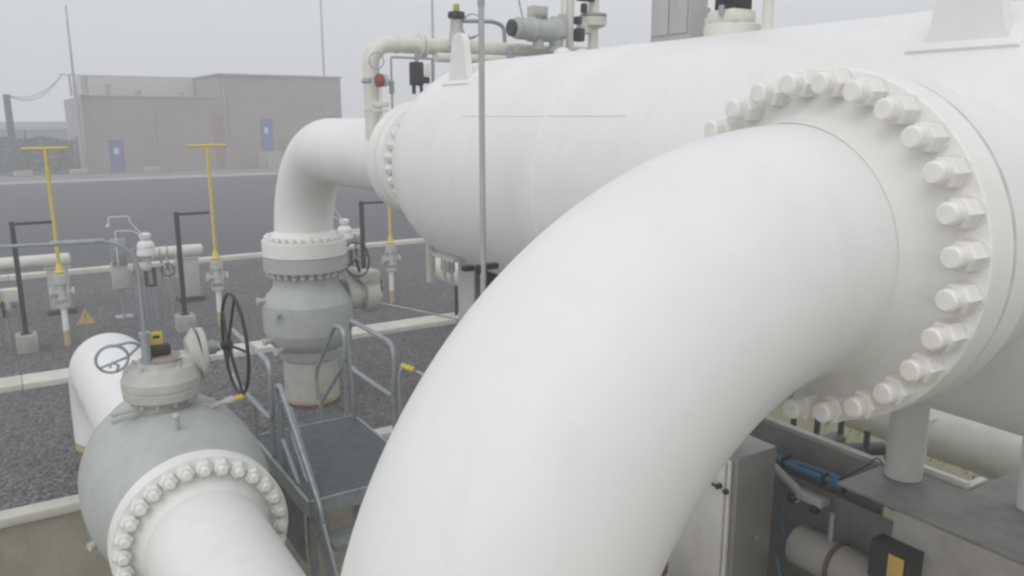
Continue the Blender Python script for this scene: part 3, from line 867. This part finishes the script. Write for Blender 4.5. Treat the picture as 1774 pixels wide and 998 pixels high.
g = MB(); g.tube(rounded([(X - .6, Y - .1, 1.95), (X - .6, Y - .1, 2.12), (X - .25, Y - .1, 2.12), (X - .25, Y - .1, 2.02), (X - .05, Y - .1, 1.75)], .04), .012, 8); g.tube(rounded([(X - .5, Y, 1.2), (X - .5, Y, 1.85), (X - .2, Y, 1.83), (X - .05, Y, 1.72)], .05), .012, 8); g.ball((X - .62, Y - .1, 1.96), .035, 10)
obj('impulse_tube', g, SIGNW, t)
c2 = copy_tree(t); c2.location.x += 3.95; c2['label'] = 'domed regulator cluster half hidden behind the upright grey valve and far elbow'
for q in (t, c2): q['group'] = 'domed regulator clusters'
t = thing('instrument_stand', 'pale instrument box on a post just left of the domed regulator', 'instrument', (1.85, 17.3, 0))
g = MB(); g.box((1.86, 17.3, .85), (.3, .2, .52), .02); obj('box', g, VGREYL, t)
g = MB(); g.cyl((1.86, 17.3, 0), (1.86, 17.3, .6), .03); g.bb((1.7, 17.15, -.01), (2.02, 17.45, .03)); obj('post', g, GALV, t)
g = MB(); g.box((1.86, 17.18, 1.35), (.28, .1, .5), .02); g.cyl((1.86, 17.3, 1.1), (1.86, 17.3, 1.6), .02); obj('gauge_board', g, GALV, t)
# left-edge manifold
t = thing('valve_manifold', 'cluster of small pale valves and tubes at the left edge behind the black post', 'valves', (-.15, 16.0, 0))
g = MB(); g.box((-.05, 16.0, .92), (.34, .24, .22), .02); g.cyl((-.1, 15.9, .70), (-.1, 15.9, .85), .08, seg=14); obj('valve_body', g, CREAM, t)
g = MB(); g.box((-.22, 15.85, .95), (.07, .07, .42), .01); g.box((-.14, 15.8, .72), (.05, .05, .3), .01, rx=.2); obj('lever', g, PLASTIC, t)
g = MB(); g.box((-.18, 15.78, .88), (.06, .03, .07)); obj('yellow_tag', g, YEL, t)
g = MB()
for dx in (-.4, -.25, -.1, .05): g.cyl((dx, 16.0 + .1 * math.sin(dx * 20), 0), (dx, 16.0 + .1 * math.sin(dx * 20), 1.35 if dx < -.2 else .85), .022, seg=8)
g.cyl((-.42, 16, .78), (.07, 16, .78), .09, seg=12)
obj('tube_frame', g, GALV, t)
g = MB(); g.tube(rounded([(-.5, 16, 1.2), (-.5, 16, 2.3), (-.1, 16, 2.3), (-.06, 16, 2.12)], .05), .014, 8)
obj('impulse_tube', g, GALV, t)

t = thing('warning_sign', 'small yellow triangular warning sign on a low stake by the left black post', 'sign', (1.05, 15.7, 0))
g = MB(); g.prism([(.91, 15.66, .34), (1.21, 15.66, .34), (1.06, 15.66, .60)], (0, .012, 0)); obj('triangle', g, mat('sign_yellow', (.62, .42, .16), .5), t)
g = MB(); g.prism([(1.052, 15.655, .44), (1.068, 15.655, .44), (1.073, 15.655, .53), (1.047, 15.655, .53)], (0, .003, 0)); g.prism([(1.051, 15.655, .395), (1.069, 15.655, .395), (1.069, 15.655, .42), (1.051, 15.655, .42)], (0, .003, 0)); obj('exclamation_mark', g, mat('sign_brown', (.25, .12, .05), .6), t)
g = MB(); g.cyl((1.06, 15.69, 0), (1.06, 15.69, .4), .018, seg=8); obj('stake', g, GALV, t)

# black pole on the kerb under the vessel
t = thing('instrument_pole', 'thin black pole with small instrument boxes standing on the kerb beneath the vessel', 'pole', (7.38, 13.6, .09))
g = MB(); g.cyl((7.38, 13.6, .09), (7.38, 13.6, 2.1), .035, seg=10); obj('pole', g, BLACK, t)
g = MB(); g.box((7.49, 13.55, .95), (.14, .12, .2), .01); g.box((7.45, 13.55, .3), (.12, .12, .2), .01); obj('instrument_box', g, PLASTIC, t)
# small gear seen between the kerb and the vessel underside
t = thing('drain_manifold', 'small pale drain pipes and valves hanging under the far end of the vessel', 'drain pipes', (3.47, 6.5, 2.3))
g = MB(); g.cyl((3.47, 6.9, 2.34), (3.47, 6.9, 2.70), .045, seg=20); g.cyl((3.47, 6.9, 2.70), (3.47, 6.6, 2.86), .045, seg=20); obj('drain_pipe', g, VGREYL, t)
g = MB(); g.cyl((3.47, 6.62, 2.40), (3.47, 6.62, 2.82), .018, seg=12); g.cyl((3.47, 6.48, 2.40), (3.47, 6.48, 2.78), .02, seg=12); g.cyl((3.47, 6.48, 2.62), (3.47, 6.9, 2.62), .02, seg=12); obj('tube', g, VGREYL, t)
g = MB(); g.box((3.47, 6.50, 2.55), (.07, .07, .10), .01); g.box((3.47, 6.64, 2.55), (.04, .04, .12), .008); obj('small_valve', g, TUBE, t)
# thin white pipe loop under the vessel
t = thing('tube_loop', 'thin white tube arching out from under the vessel, left of the big elbow', 'tube', (2.95, 5.1, 2.7))
g = MB(); g.tube(rounded([(3.05, 5.05, 2.98), (2.95, 4.92, 3.01), (2.95, 4.73, 3.02), (2.95, 4.61, 2.99), (2.95, 4.55, 2.92), (2.98, 4.5, 2.5)], .06), .012, 10); obj('tube', g, SIGNW, t)
g = MB(); g.tube([(3.0, 4.85, 2.86), (2.95, 4.80, 2.92), (2.95, 4.74, 2.99)], .008, 8); obj('brace', g, SIGNW, t)

# slim vertical rod in front of the vessel
t = thing('vertical_rod', 'slim grey vertical rod standing in front of the vessel', 'rod', (2.40, 4.08, -1.2))
g = MB(); g.cyl((2.40, 4.08, -1.2), (2.40, 4.08, 4.60), .0175, seg=14); obj('rod', g, mat('rod_grey', (.42, .43, .43), .5), t)
g = MB(); g.cyl((2.40, 4.08, 4.52), (2.40, 4.08, 4.61), .021, seg=14); g.cyl((2.40, 4.08, 4.61), (2.40, 4.08, 5.4), .013, seg=12); obj('upper_rod', g, TUBE, t)
g = MB(); g.box((2.40, 4.10, 3.02), (.06, .05, .05), .006); g.box((2.34, 4.16, 3.02), (.07, .05, .035), .006); g.box((2.47, 4.10, 3.03), (.08, .05, .035), .006); obj('clamp', g, PLASTIC, t)

# ================================================================== PIPEWORK ABOVE THE VESSEL
PY = 7.45
t = thing('branch_pipe', 'cream branch pipe rising from the far elbow and running right above the vessel', 'pipe', (3.16, PY, 3.75))
g = MB(); g.tube([(3.155, PY, 3.70), (3.155, PY, 4.1)] + arc((3.155 + .2, PY, 4.40), (-1, 0, 0), (0, 0, 1), .2, 0, math.pi / 2, 12) + [(3.8, PY, 4.60), (6.3, PY, 4.60)], .078, 32)
obj('pipe', g, CREAM, t)
g = MB()
for z_ in (4.28, 3.98): g.torus((3.155, PY, z_), (0, 0, 1), .083, .004, 32, 6)
g.torus((3.42, PY, 4.60), (1, 0, 0), .083, .004, 32, 6)
obj('weld_bead', g, CREAM, t)
g = MB()
g.cyl((3.66, PY, 4.60), (3.69, PY, 4.60), .115, seg=28); obj('flange', g, CREAM, t)
g = MB(); g.cyl((3.70, PY, 4.60), (3.73, PY, 4.60), .115, seg=28)
obj('flange', g, CREAM, t)
g = MB(); g.torus((3.86, PY, 4.60), (1, 0, 0), .083, .008, 28, 6)
obj('clamp_ring', g, CREAM, t)
t = thing('lower_pipe', 'grey-shaded cream pipe directly beneath the branch pipe', 'pipe', (3.6, 7.25, 4.41))
g = MB(); g.cyl((3.78, 7.3, 4.485), (6.2, 7.3, 4.50), .045, seg=20); obj('pipe', g, CREAM, t)
g = MB(); g.box((4.60, 7.25, 4.52), (.045, .1, .2), .01); obj('clamp', g, TUBE, t)
t = thing('pressure_gauge', 'red and blue cased gauge on a thin stem beside the vertical branch pipe', 'gauge', (3.30, 7.25, 3.9))
g = MB(); g.cyl((3.285, 7.25, 4.25), (3.345, 7.25, 4.25), .062, seg=24, bev=.008); obj('red_case', g, RED, t)
g = MB(); g.cyl((3.347, 7.25, 4.25), (3.395, 7.25, 4.25), .058, seg=24, bev=.012); obj('blue_cap', g, BLUEG, t)
g = MB(); g.cyl((3.32, 7.25, 3.86), (3.32, 7.25, 4.19), .014, seg=10); g.box((3.32, 7.25, 4.03), (.15, .06, .05), .008); g.box((3.32, 7.25, 3.97), (.17, .06, .02), .004); obj('stem', g, CREAM, t)
g = MB(); g.cyl((3.18, 7.33, 4.24), (3.22, 7.25, 4.24), .022, seg=10); obj('tap', g, TUBE, t)
g = MB(); g.torus((3.31, 7.3, 4.43), (0, 1, 0), .075, .006, 28, 6); obj('tube_coil', g, GALV, t)
t = thing('instrument_rack', 'thin tube rack carrying a dark instrument left of the lifting lug', 'rack', (3.7, 7.3, 3.85))
g = MB(); g.tube(rounded([(3.46, 7.3, 3.85), (3.46, 7.3, 4.42), (3.9, 7.3, 4.42)], .02), .011, 8); g.cyl((3.46, 7.3, 4.08), (3.46, 7.3, 4.2), .025, seg=10); g.cyl((3.73, 7.3, 4.38), (3.73, 7.3, 4.52), .02, seg=8)
g.cyl((3.90, 7.3, 3.9), (3.90, 7.3, 4.42), .014, seg=8)
obj('tube_frame', g, TUBE, t)
g = MB(); g.box((3.70, 7.25, 4.27), (.12, .09, .22), .012); g.box((3.78, 7.25, 4.21), (.10, .07, .06), .01); g.cyl((3.67, 7.25, 4.08), (3.67, 7.25, 4.18), .02, seg=8); g.cyl((3.76, 7.25, 4.05), (3.74, 7.25, 4.2), .018, seg=8); obj('instrument', g, PLASTIC, t)
g = MB(); g.box((3.79, 7.22, 4.30), (.07, .05, .12), .01); obj('white_cap', g, CREAM, t)
# small actuator with guard rail
t = thing('valve_actuator', 'small valve actuator with black head and yellow-green cap behind the far lifting lug', 'actuator', (4.09, 7.3, 4.6))
g = MB(); g.cyl((4.09, 7.3, 4.60), (4.09, 7.3, 4.74), .075, seg=20); g.cyl((4.09, 7.3, 4.74), (4.09, 7.3, 4.84), .05, seg=16); 
for s in (-1, 1): g.cyl((4.09 + s * .055, 7.3, 4.7), (4.09 + s * .055, 7.3, 4.88), .014, seg=8)
obj('yoke', g, VGREYL, t)
g = MB(); g.cyl((4.09, 7.3, 4.865), (4.09, 7.3, 4.925), .085, seg=20, bev=.008); g.box((4.09, 7.3, 4.76), (.07, .06, .05), .01); obj('head', g, PLASTIC, t)
g = MB(); g.cyl((4.09, 7.3, 4.927), (4.09, 7.3, 5.0), .032, seg=14, bev=.008); obj('cap', g, mat('yellow_green', (.42, .42, .12), .5), t)
g = MB(); g.torus((4.24, 7.25, 4.80), (1.4, 1, 0), .11, .007, 32, 6); g.cyl((4.19, 7.3, 4.67), (4.28, 7.25, 4.70), .015, seg=8); obj('handwheel', g, TUBE, t)
g = MB(); g.tube(rounded([(4.15, 7.6, 4.88), (4.62, 7.6, 4.90), (4.75, 7.6, 4.86), (4.78, 7.6, 4.4)], .12), .022, 10); solo('guard_rail', g, GALV, 'short grey guard rail curving down between the small actuator and the motor', 'rail', (4.4, 7.6, 4.4))
# motor-operated valve
t = thing('motor_actuator', 'grey cylindrical motor actuator on the pipe above the vessel', 'actuator', (5.1, 7.2, 4.6))
g = MB(); g.lathe((4.74, 7.2, 4.82), (1, 0, 0), [(0, .07), (.02, .10), (.20, .115), (.21, .128), (.24, .128), (.25, .115), (.42, .12), (.50, .12), (.51, .09), (.60, .08)], 28)
for k in range(10): g.torus((4.79 + k * .016, 7.2, 4.82), (1, 0, 0), .105, .005, 24, 5)
obj('motor', g, VGREY, t)
g = MB(); g.cyl((4.70, 7.2, 4.82), (4.742, 7.2, 4.82), .085, seg=24, bev=.01); obj('end_cap', g, PLASTIC, t)
g = MB(); g.box((5.04, 7.2, 4.99), (.19, .12, .12), .012); g.cyl((5.02, 7.2, 4.9), (5.02, 7.2, 4.97), .07, seg=18); obj('terminal_box', g, VGREYL, t)
g = MB(); g.box((5.04, 7.13, 4.96), (.15, .03, .04), .01); obj('dark_label', g, TUBE, t)
g = MB(); g.lathe((5.28, 7.2, 4.60), (0, 0, 1), [(0, .10), (.05, .10), (.06, .07), (.12, .08), (.16, .12), (.24, .13), (.3, .10), (.36, .06)], 24); g.cyl((5.05, 7.2, 4.62), (5.05, 7.2, 4.75), .06, seg=16); g.box((5.33, 7.15, 4.92), (.1, .08, .14), .02)
obj('gear_case', g, VGREY, t)
g = MB(); g.ball((5.22, 7.0, 4.56), .10, 18, .8); g.ball((5.44, 6.95, 4.55), .10, 18, .8); obj('valve_cap', g, WHITE, t)
t = thing('stand_pipe', 'cream stand pipe with dark clamps rising above the vessel', 'stand pipe', (5.52, 7.3, 4.3))
g = MB(); g.cyl((5.53, 7.3, 4.1), (5.53, 7.3, 5.9), .045, seg=18); g.cyl((5.43, 7.3, 4.1), (5.43, 7.3, 5.9), .018, seg=10); obj('pipe', g, CREAM, t)
g = MB(); g.box((5.62, 7.25, 4.78), (.10, .1, .14), .02); g.box((5.70, 7.25, 5.15), (.22, .06, .04), .01); g.box((5.68, 7.25, 5.06), (.06, .06, .10), .01); g.box((5.6, 7.25, 4.93), (.06, .08, .08), .01); obj('clamp', g, PLASTIC, t)
g = MB(); g.tube(rounded([(5.0, 7.4, 4.9), (4.92, 7.4, 5.17), (5.42, 7.4, 5.22)], .05), .008, 6); obj('impulse_tube', g, GALV, t)
t = thing('vent_pipe', 'cream vent pipe with a wide round collar right of the stand pipe', 'pipe', (5.85, 7.3, 4.3))
g = MB(); g.cyl((5.85, 7.3, 4.1), (5.85, 7.3, 4.86), .055, seg=20); g.lathe((5.85, 7.3, 4.86), (0, 0, 1), [(0, .06), (.03, .14), (.12, .15), (.13, .10), (.16, .06), (.9, .055)], 28); g.box((5.72, 7.3, 4.86), (.16, .1, .12), .02); obj('pipe', g, CREAM, t)
g = MB(); g.lathe((5.85, 7.3, 4.993), (0, 0, 1), [(0, .145), (.022, .145)], 28); obj('dark_gasket', g, LSTEEL, t)
def nudge(name_label, dx, dy=0, dz=0):
    for o in COL.objects:
        if o.get('label') and name_label in o['label']: o.location += Vector((dx, dy, dz))
nudge('red and blue cased gauge', -.165)
nudge('thin tube rack', -.165, 0, .05)
nudge('small valve actuator', -.08)
nudge('motor actuator', -.13, 0, -.02)
nudge('cream stand pipe', -.13)
nudge('cream vent pipe', -.13)
# junction cabinet standing behind the vessel
t = thing('control_cabinet', 'grey metal cabinet rising behind the top of the vessel', 'cabinet', (4.6, 4.55, 4.3))
PGREY = mat('cabinet_grey', (.50, .49, .48), .45, .15, var=.05, streak=.2)
g = MB(); g.bb((4.42, 4.50, 4.48), (4.60, 4.92, 5.7), .006); obj('housing', g, PGREY, t)
g = MB(); g.bb((4.405, 4.52, 4.52), (4.418, 4.705, 5.68), .004); g.bb((4.405, 4.715, 4.52), (4.418, 4.90, 5.68), .004); obj('door', g, PGREY, t)
g = MB(); 
for (a, b) in ((4.44, 4.55), (4.58, 4.88)): g.cyl((a, b, 1.9), (a, b, 4.48), .03, seg=10)
g.bb((4.38, 4.5, 1.9), (4.64, 4.94, 1.92))
obj('stand', g, GALV, t)
# level gauge on top of the vessel
t = thing('level_column', 'black square column on a bolted white flange on top of the vessel', 'level gauge', (VX, 3.2, 4.34))
g = MB(); g.cyl((VX, 3.2, 4.32), (VX, 3.2, 4.40), .15, seg=40, bev=.006); g.box((VX - .02, 3.2, 4.435), (.18, .22, .075), .02); g.box((VX - .02, 3.11, 4.425), (.12, .08, .06), .02); obj('flange', g, CREAM, t)
g = MB(); g.bb((VX - .07, 3.13, 4.474), (VX + .07, 3.27, 5.6), .006); obj('column', g, PLASTIC, t)
g = MB()
for (a, b) in ((-.1, .09), (-.12, -.03), (.1, .1)): g.lathe((VX + a, 3.2 + b, 4.44), (0, 0, 1), [(0, .016), (.05, .016)], 6)
obj('flange_bolts', g, TUBE, t)
t = thing('small_nozzle', 'thin cream stub on top of the vessel, right of the black column', 'nozzle', (VX, 2.86, 4.34))
g = MB(); g.cyl((VX, 2.96, 4.33), (VX, 2.96, 4.8), .028, seg=16); obj('stub', g, CREAM, t)
g = MB(); g.cyl((VX - .02, 2.88, 4.55), (VX + .02, 3.04, 4.55), .014, seg=10); obj('tap', g, TUBE, t)

# ================================================================== STEEL DECK, CABINET AND HOSES (lower right)
t = thing('steel_deck', 'dark steel support deck under the vessel at lower right', 'deck', (4.3, 2.0, -1.2))
g = MB(); g.bb((3.80, -1.5, 1.885), (4.32, 2.55, 1.9)); g.bb((4.322, .8, 1.885), (6.4, 2.09, 1.9)); obj('top_plate', g, DSTEEL, t)  # darker than the side plate: shade under the vessel is in the colour
g = MB(); g.bb((3.80, -1.5, 1.15), (3.82, 2.20, 1.883)); g.bb((4.30, 2.06, 1.5), (6.4, 2.085, 1.883)); obj('side_plate', g, LSTEEL, t)  # same deck steel made paler, the light this face catches is coloured in
g = MB(); g.bb((4.26, 2.552, 1.25), (4.285, 6.5, 1.87)); obj('long_beam', g, DSTEEL, t)
g = MB(); g.bb((4.245, 2.552, 1.872), (4.30, 6.5, 1.9)); obj('beam_flange', g, LSTEEL, t)
g = MB(); g.bb((4.34, 2.12, 1.86), (4.38, 2.6, 1.93), .004); g.bb((4.382, 2.12, 1.86), (4.56, 2.16, 1.90), .004); obj('angle_bracket', g, CREAM, t)
for (a, b) in ((3.95, 1.9), (3.95, -1.0), (5.9, 1.0), (4.33, 6.2)):
    g = MB(); g.bb((a - .08, b - .08, -1.2), (a + .08, b + .08, 1.88 if b < 6 else 1.62)); obj('leg', g, DSTEEL, t)
g = MB(); g.cyl((3.98, 1.02, 1.902), (3.98, 1.02, 2.6), .05, seg=20); 
t = thing('pale_pipe', 'pale pipe running low behind the support leg, over mossy ground', 'pipe', (7.4, 3.4, 0))
g = MB(); g.cyl((7.4, -4, 1.02), (7.4, 14, 1.02), .33, seg=48); obj('pipe', g, CREAM, t)
for yy in (1.0, 6.5):
    g = MB(); g.bb((7.25, yy - .1, -.03), (7.55, yy + .1, .7)); obj('pipe_support', g, CONC, t)
g = MB()
rnd = random.Random(5)
for k in range(16000):
    xx = rnd.gauss(9.6, .30); yy = rnd.uniform(1.5, 8.5); h = rnd.uniform(.015, .05)
    a = rnd.uniform(0, 6.28); dx = math.cos(a) * .014; dy = math.sin(a) * .014; lx = rnd.uniform(-.04, .04); ly = rnd.uniform(-.04, .04)
    v1 = g.bm.verts.new((xx - dx, yy - dy, -.03)); v2 = g.bm.verts.new((xx + dx, yy + dy, -.03)); v3 = g.bm.verts.new((xx + lx, yy + ly, -.03 + h))
    g.bm.faces.new((v1, v2, v3))
tag(obj('grass', g, mat('grass_green', (.22, .30, .10), .8, var=.15, vscale=3)), 'short green grass and moss growing beneath the pale low pipe', 'grass', kind='stuff')
# dark equipment seen through the gap
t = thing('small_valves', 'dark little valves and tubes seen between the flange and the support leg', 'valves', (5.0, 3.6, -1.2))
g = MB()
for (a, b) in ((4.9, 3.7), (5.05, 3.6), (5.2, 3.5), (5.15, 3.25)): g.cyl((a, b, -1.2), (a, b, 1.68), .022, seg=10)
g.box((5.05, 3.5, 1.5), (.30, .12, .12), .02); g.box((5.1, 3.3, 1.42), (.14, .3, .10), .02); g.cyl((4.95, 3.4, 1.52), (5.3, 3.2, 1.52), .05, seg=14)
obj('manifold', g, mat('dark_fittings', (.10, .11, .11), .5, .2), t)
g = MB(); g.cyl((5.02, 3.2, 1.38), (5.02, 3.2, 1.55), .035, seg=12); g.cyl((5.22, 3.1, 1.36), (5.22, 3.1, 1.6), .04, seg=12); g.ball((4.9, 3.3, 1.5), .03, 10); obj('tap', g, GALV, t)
g = MB(); g.prism([(5.30, 2.95, 1.62), (5.40, 2.95, 1.66), (5.52, 2.95, 1.80), (5.30, 2.95, 1.80)], (0, .015, 0)); g.cyl((5.5, 2.99, -1.2), (5.45, 2.99, 1.72), .02, seg=8)
solo('white_plate', g, SIGNW, 'small bright white plate just right of the support leg', 'plate', (5.5, 2.97, -1.2))

t = thing('instrument_cabinet', 'stainless steel instrument cabinet half hidden by the big elbow at bottom right', 'cabinet', (3.55, 3.25, -1.2))
g = MB(); g.bb((3.405, 2.92, .2), (3.73, 3.62, 2.0), .006); obj('housing', g, mat('shaded_stainless', (.30, .29, .28), .4, .5, var=.08, streak=.2), t)  # same stainless as the door, darkened: the vessel's shade is in the colour
g = MB(); g.box((3.57, 3.12, 2.004), (.05, .07, .008)); obj('label_plate', g, SIGNW, t)
g = MB(); g.bb((3.378, 2.955, .24), (3.402, 3.60, 1.975), .006); 
dr = obj('door', g, mat('lit_stainless', (.68, .66, .64), .38, .3, var=.06, streak=.25), t)  # brighter copy of the housing steel, light on this face put into the colour
g = MB(); g.bb((3.370, 2.975, .26), (3.3765, 2.985, 1.96)); g.bb((3.370, 3.57, .26), (3.3765, 3.58, 1.96)); obj('door_seam', g, LSTEEL, dr)
g = MB(); g.cyl((3.377, 3.02, 1.80), (3.345, 3.02, 1.80), .016, seg=12); g.tube([(3.345, 3.02, 1.80), (3.335, 3.10, 1.82), (3.33, 3.17, 1.86)], .009, 8); g.cyl((3.377, 2.968, 1.785), (3.355, 2.968, 1.785), .016, seg=12); obj('latch', g, PLASTIC, dr)
g = MB()
for (a, b) in ((3.43, 2.96), (3.70, 2.96), (3.43, 3.58), (3.70, 3.58)): g.bb((a - .02, b - .02, -1.2), (a + .02, b + .02, .2))
obj('leg', g, GALV, t)
g = MB(); g.box((3.60, 2.912, 1.45), (.03, .012, .03), .003); obj('rivet', g, TUBE, t)
# backing panel behind the hoses
g = MB(); g.bb((4.16, 2.0, .3), (4.18, 4.6, 1.615)); g.bb((4.12, 2.02, .28), (4.158, 2.06, 1.61))
solo('back_panel', g, DSTEEL, 'dark grey steel panel behind the blue hoses', 'panel', (4.17, 3.3, .3))
# blue hose bundle
hs = thing('blue_hose_bundle', 'bundle of thick blue hoses clipped along the dark beam', 'hoses', (4.1, 2.7, 1.6))
for j, (dx, dz) in enumerate(((0, 0), (-.022, .016), (.018, .02))):
    g = MB(); pp = []
    for k in range(30):
        yy = 3.45 - 1.65 * k / 29
        pp.append((4.12 + dx + .006 * math.sin(k * .7 + j), yy, 1.72 + dz + .012 * math.sin(k * .45 + j * 1.3)))
    g.tube(pp, .017, 10); obj('hose', g, HOSE, hs)
for yy in (3.14, 2.84, 2.70, 2.3):
    g = MB(); g.box((4.115, yy, 1.73), (.09, .02, .075), .006); obj('clip', g, PLASTIC, hs)
g = MB(); g.tube(rounded([(4.03, 2.98, 1.60), (4.0, 3.06, 1.48), (4.0, 3.04, 1.30), (3.98, 2.86, 1.16), (3.96, 2.6, 1.08), (3.95, 2.35, 1.02), (3.95, 2.2, .8)], .12), .010, 8)
solo('blue_hose', g, HOSE, 'thin blue hose curling down beneath the hose bundle', 'hose', (4.0, 2.9, 1.1))
g = MB(); g.tube(rounded([(3.92, 3.1, .9), (3.92, 3.16, 1.16), (3.90, 3.0, 1.2), (3.9, 2.9, .9), (3.9, 2.85, .5)], .06), .010, 8)
solo('blue_hose', g, HOSE, 'short loop of thin blue hose at the bottom edge beside the cabinet', 'hose', (3.92, 3.1, .9))
t = thing('regulator', 'grey regulator body hanging below the blue hose bundle', 'regulator', (4.02, 3.0, 1.6))
g = MB(); g.cyl((4.05, 3.25, 1.72), (4.05, 2.92, 1.58), .028, seg=12); g.box((4.05, 2.88, 1.60), (.10, .20, .05), .012); g.cyl((4.05, 3.0, 1.53), (4.05, 3.0, 1.62), .03, seg=12); obj('body', g, VGREY, t)
g = MB(); g.ball((4.0, 2.99, 1.57), .032, 12); obj('fitting', g, PLASTIC, t)
g = MB(); g.box((4.0, 2.82, 1.56), (.05, .05, .05), .01); obj('fitting', g, PLASTIC, t)
# pale vessel/pipe below the hoses
t = thing('horizontal_pipe', 'pale taupe pipe with a rust-brown band low at bottom right', 'pipe', (3.95, 2.6, 1.0))
TAUPE = mat('taupe_paint', (.30, .285, .265), .6, var=.06, vscale=4, streak=.2)
g = MB(); g.cyl((3.98, 2.92, 1.30), (3.98, 1.0, 1.30), .125, seg=48, bev=.02); obj('pipe', g, TAUPE, t)
g = MB(); g.lathe((3.98, 2.60, 1.30), (0, 1, 0), [(0, .135), (.03, .135)], 48); obj('rust_band', g, RUST, t)
g = MB(); g.cyl((3.98, 2.68, 1.415), (3.98, 2.68, 1.60), .02, seg=12); obj('stem', g, GALV, t)
g = MB(); g.cyl((3.98, 3.0, .70), (3.98, .5, .70), .30, seg=56, bev=.04); obj('lower_pipe', g, TAUPE, t)
g = MB(); g.bb((3.9, 1.4, -1.2), (4.1, 1.6, .42)); obj('support', g, DSTEEL, t)
g = MB(); g.cyl((3.62, 2.62, -1.2), (3.62, 2.62, 1.22), .011, seg=8)
solo('thin_conduit', g, RUST, 'thin brown vertical conduit in front of the pale taupe pipe', 'conduit', (3.62, 2.62, -1.2))
# gas detector
t = thing('gas_detector', 'black boxed detector with an amber face at bottom right', 'detector', (3.74, 2.12, 1.4))
g = MB(); g.prism([(3.69, 2.02, 1.55), (3.69, 2.08, 1.48), (3.69, 2.22, 1.48), (3.69, 2.25, 1.53), (3.69, 2.25, 1.73), (3.69, 2.02, 1.73)], (.105, 0, 0)); g.cyl((3.74, 2.12, 1.35), (3.74, 2.12, 1.49), .022, seg=10); g.cyl((3.74, 2.19, 1.33), (3.74, 2.19, 1.49), .014, seg=10); obj('housing', g, PLASTIC, t)
g = MB(); g.bb((3.678, 2.055, 1.53), (3.688, 2.14, 1.70), .003); obj('amber_face', g, ORG, t)
# thin black cable looping on the deck plate
g = MB(); g.tube(rounded([(4.11, 2.75, 1.76), (4.18, 2.62, 1.88), (4.24, 2.6, 1.93), (4.22, 2.55, 1.915), (4.10, 2.40, 1.908)], .06), .005, 6)
solo('thin_cable', g, PLASTIC, 'thin black cable looping up from the blue hoses to the support leg', 'cable', (4.15, 2.6, 1.9))
# dark fittings in the gap left of the cabinet
t = thing('drain_valve', 'brown and grey valve in the dark gap left of the stainless cabinet', 'valve', (2.95, 3.4, -1.2))
g = MB(); g.cyl((3.05, 3.3, -1.2), (3.05, 3.3, 1.3), .09, seg=20); g.cyl((3.05, 3.3, 1.22), (3.05, 3.3, 1.3), .15, seg=24, bev=.01); g.ball((3.05, 3.3, 1.0), .15, 18); obj('body', g, RUST, t)
g = MB(); g.cyl((2.86, 3.25, 1.0), (3.0, 3.3, 1.0), .07, seg=18, bev=.01); g.cyl((3.05, 3.3, 1.3), (3.05, 3.3, 1.42), .04, seg=14, bev=.008); obj('bonnet', g, VGREY, t)

# ================================================================== FOG
g = MB(); g.bb((-120, -50, -2.8), (180, 128, 21))
hz = tag(obj('haze', g, None) if False else None, kind='stuff') if False else None
me = bpy.data.meshes.new('haze'); bmesh.ops.recalc_face_normals(g.bm, faces=g.bm.faces); g.bm.to_mesh(me); g.bm.free()
haze = bpy.data.objects.new('haze', me); COL.objects.link(haze); haze['kind'] = 'stuff'
hm = bpy.data.materials.new('haze'); hm.use_nodes = True
n = hm.node_tree; n.nodes.clear()
out = n.nodes.new('ShaderNodeOutputMaterial'); pv = n.nodes.new('ShaderNodeVolumePrincipled')
pv.inputs['Color'].default_value = (.97, .98, 1.0, 1)
pv.inputs['Density'].default_value = .0088
pv.inputs['Anisotropy'].default_value = 0.0
n.links.new(pv.outputs[0], out.inputs['Volume'])
me.materials.append(hm)
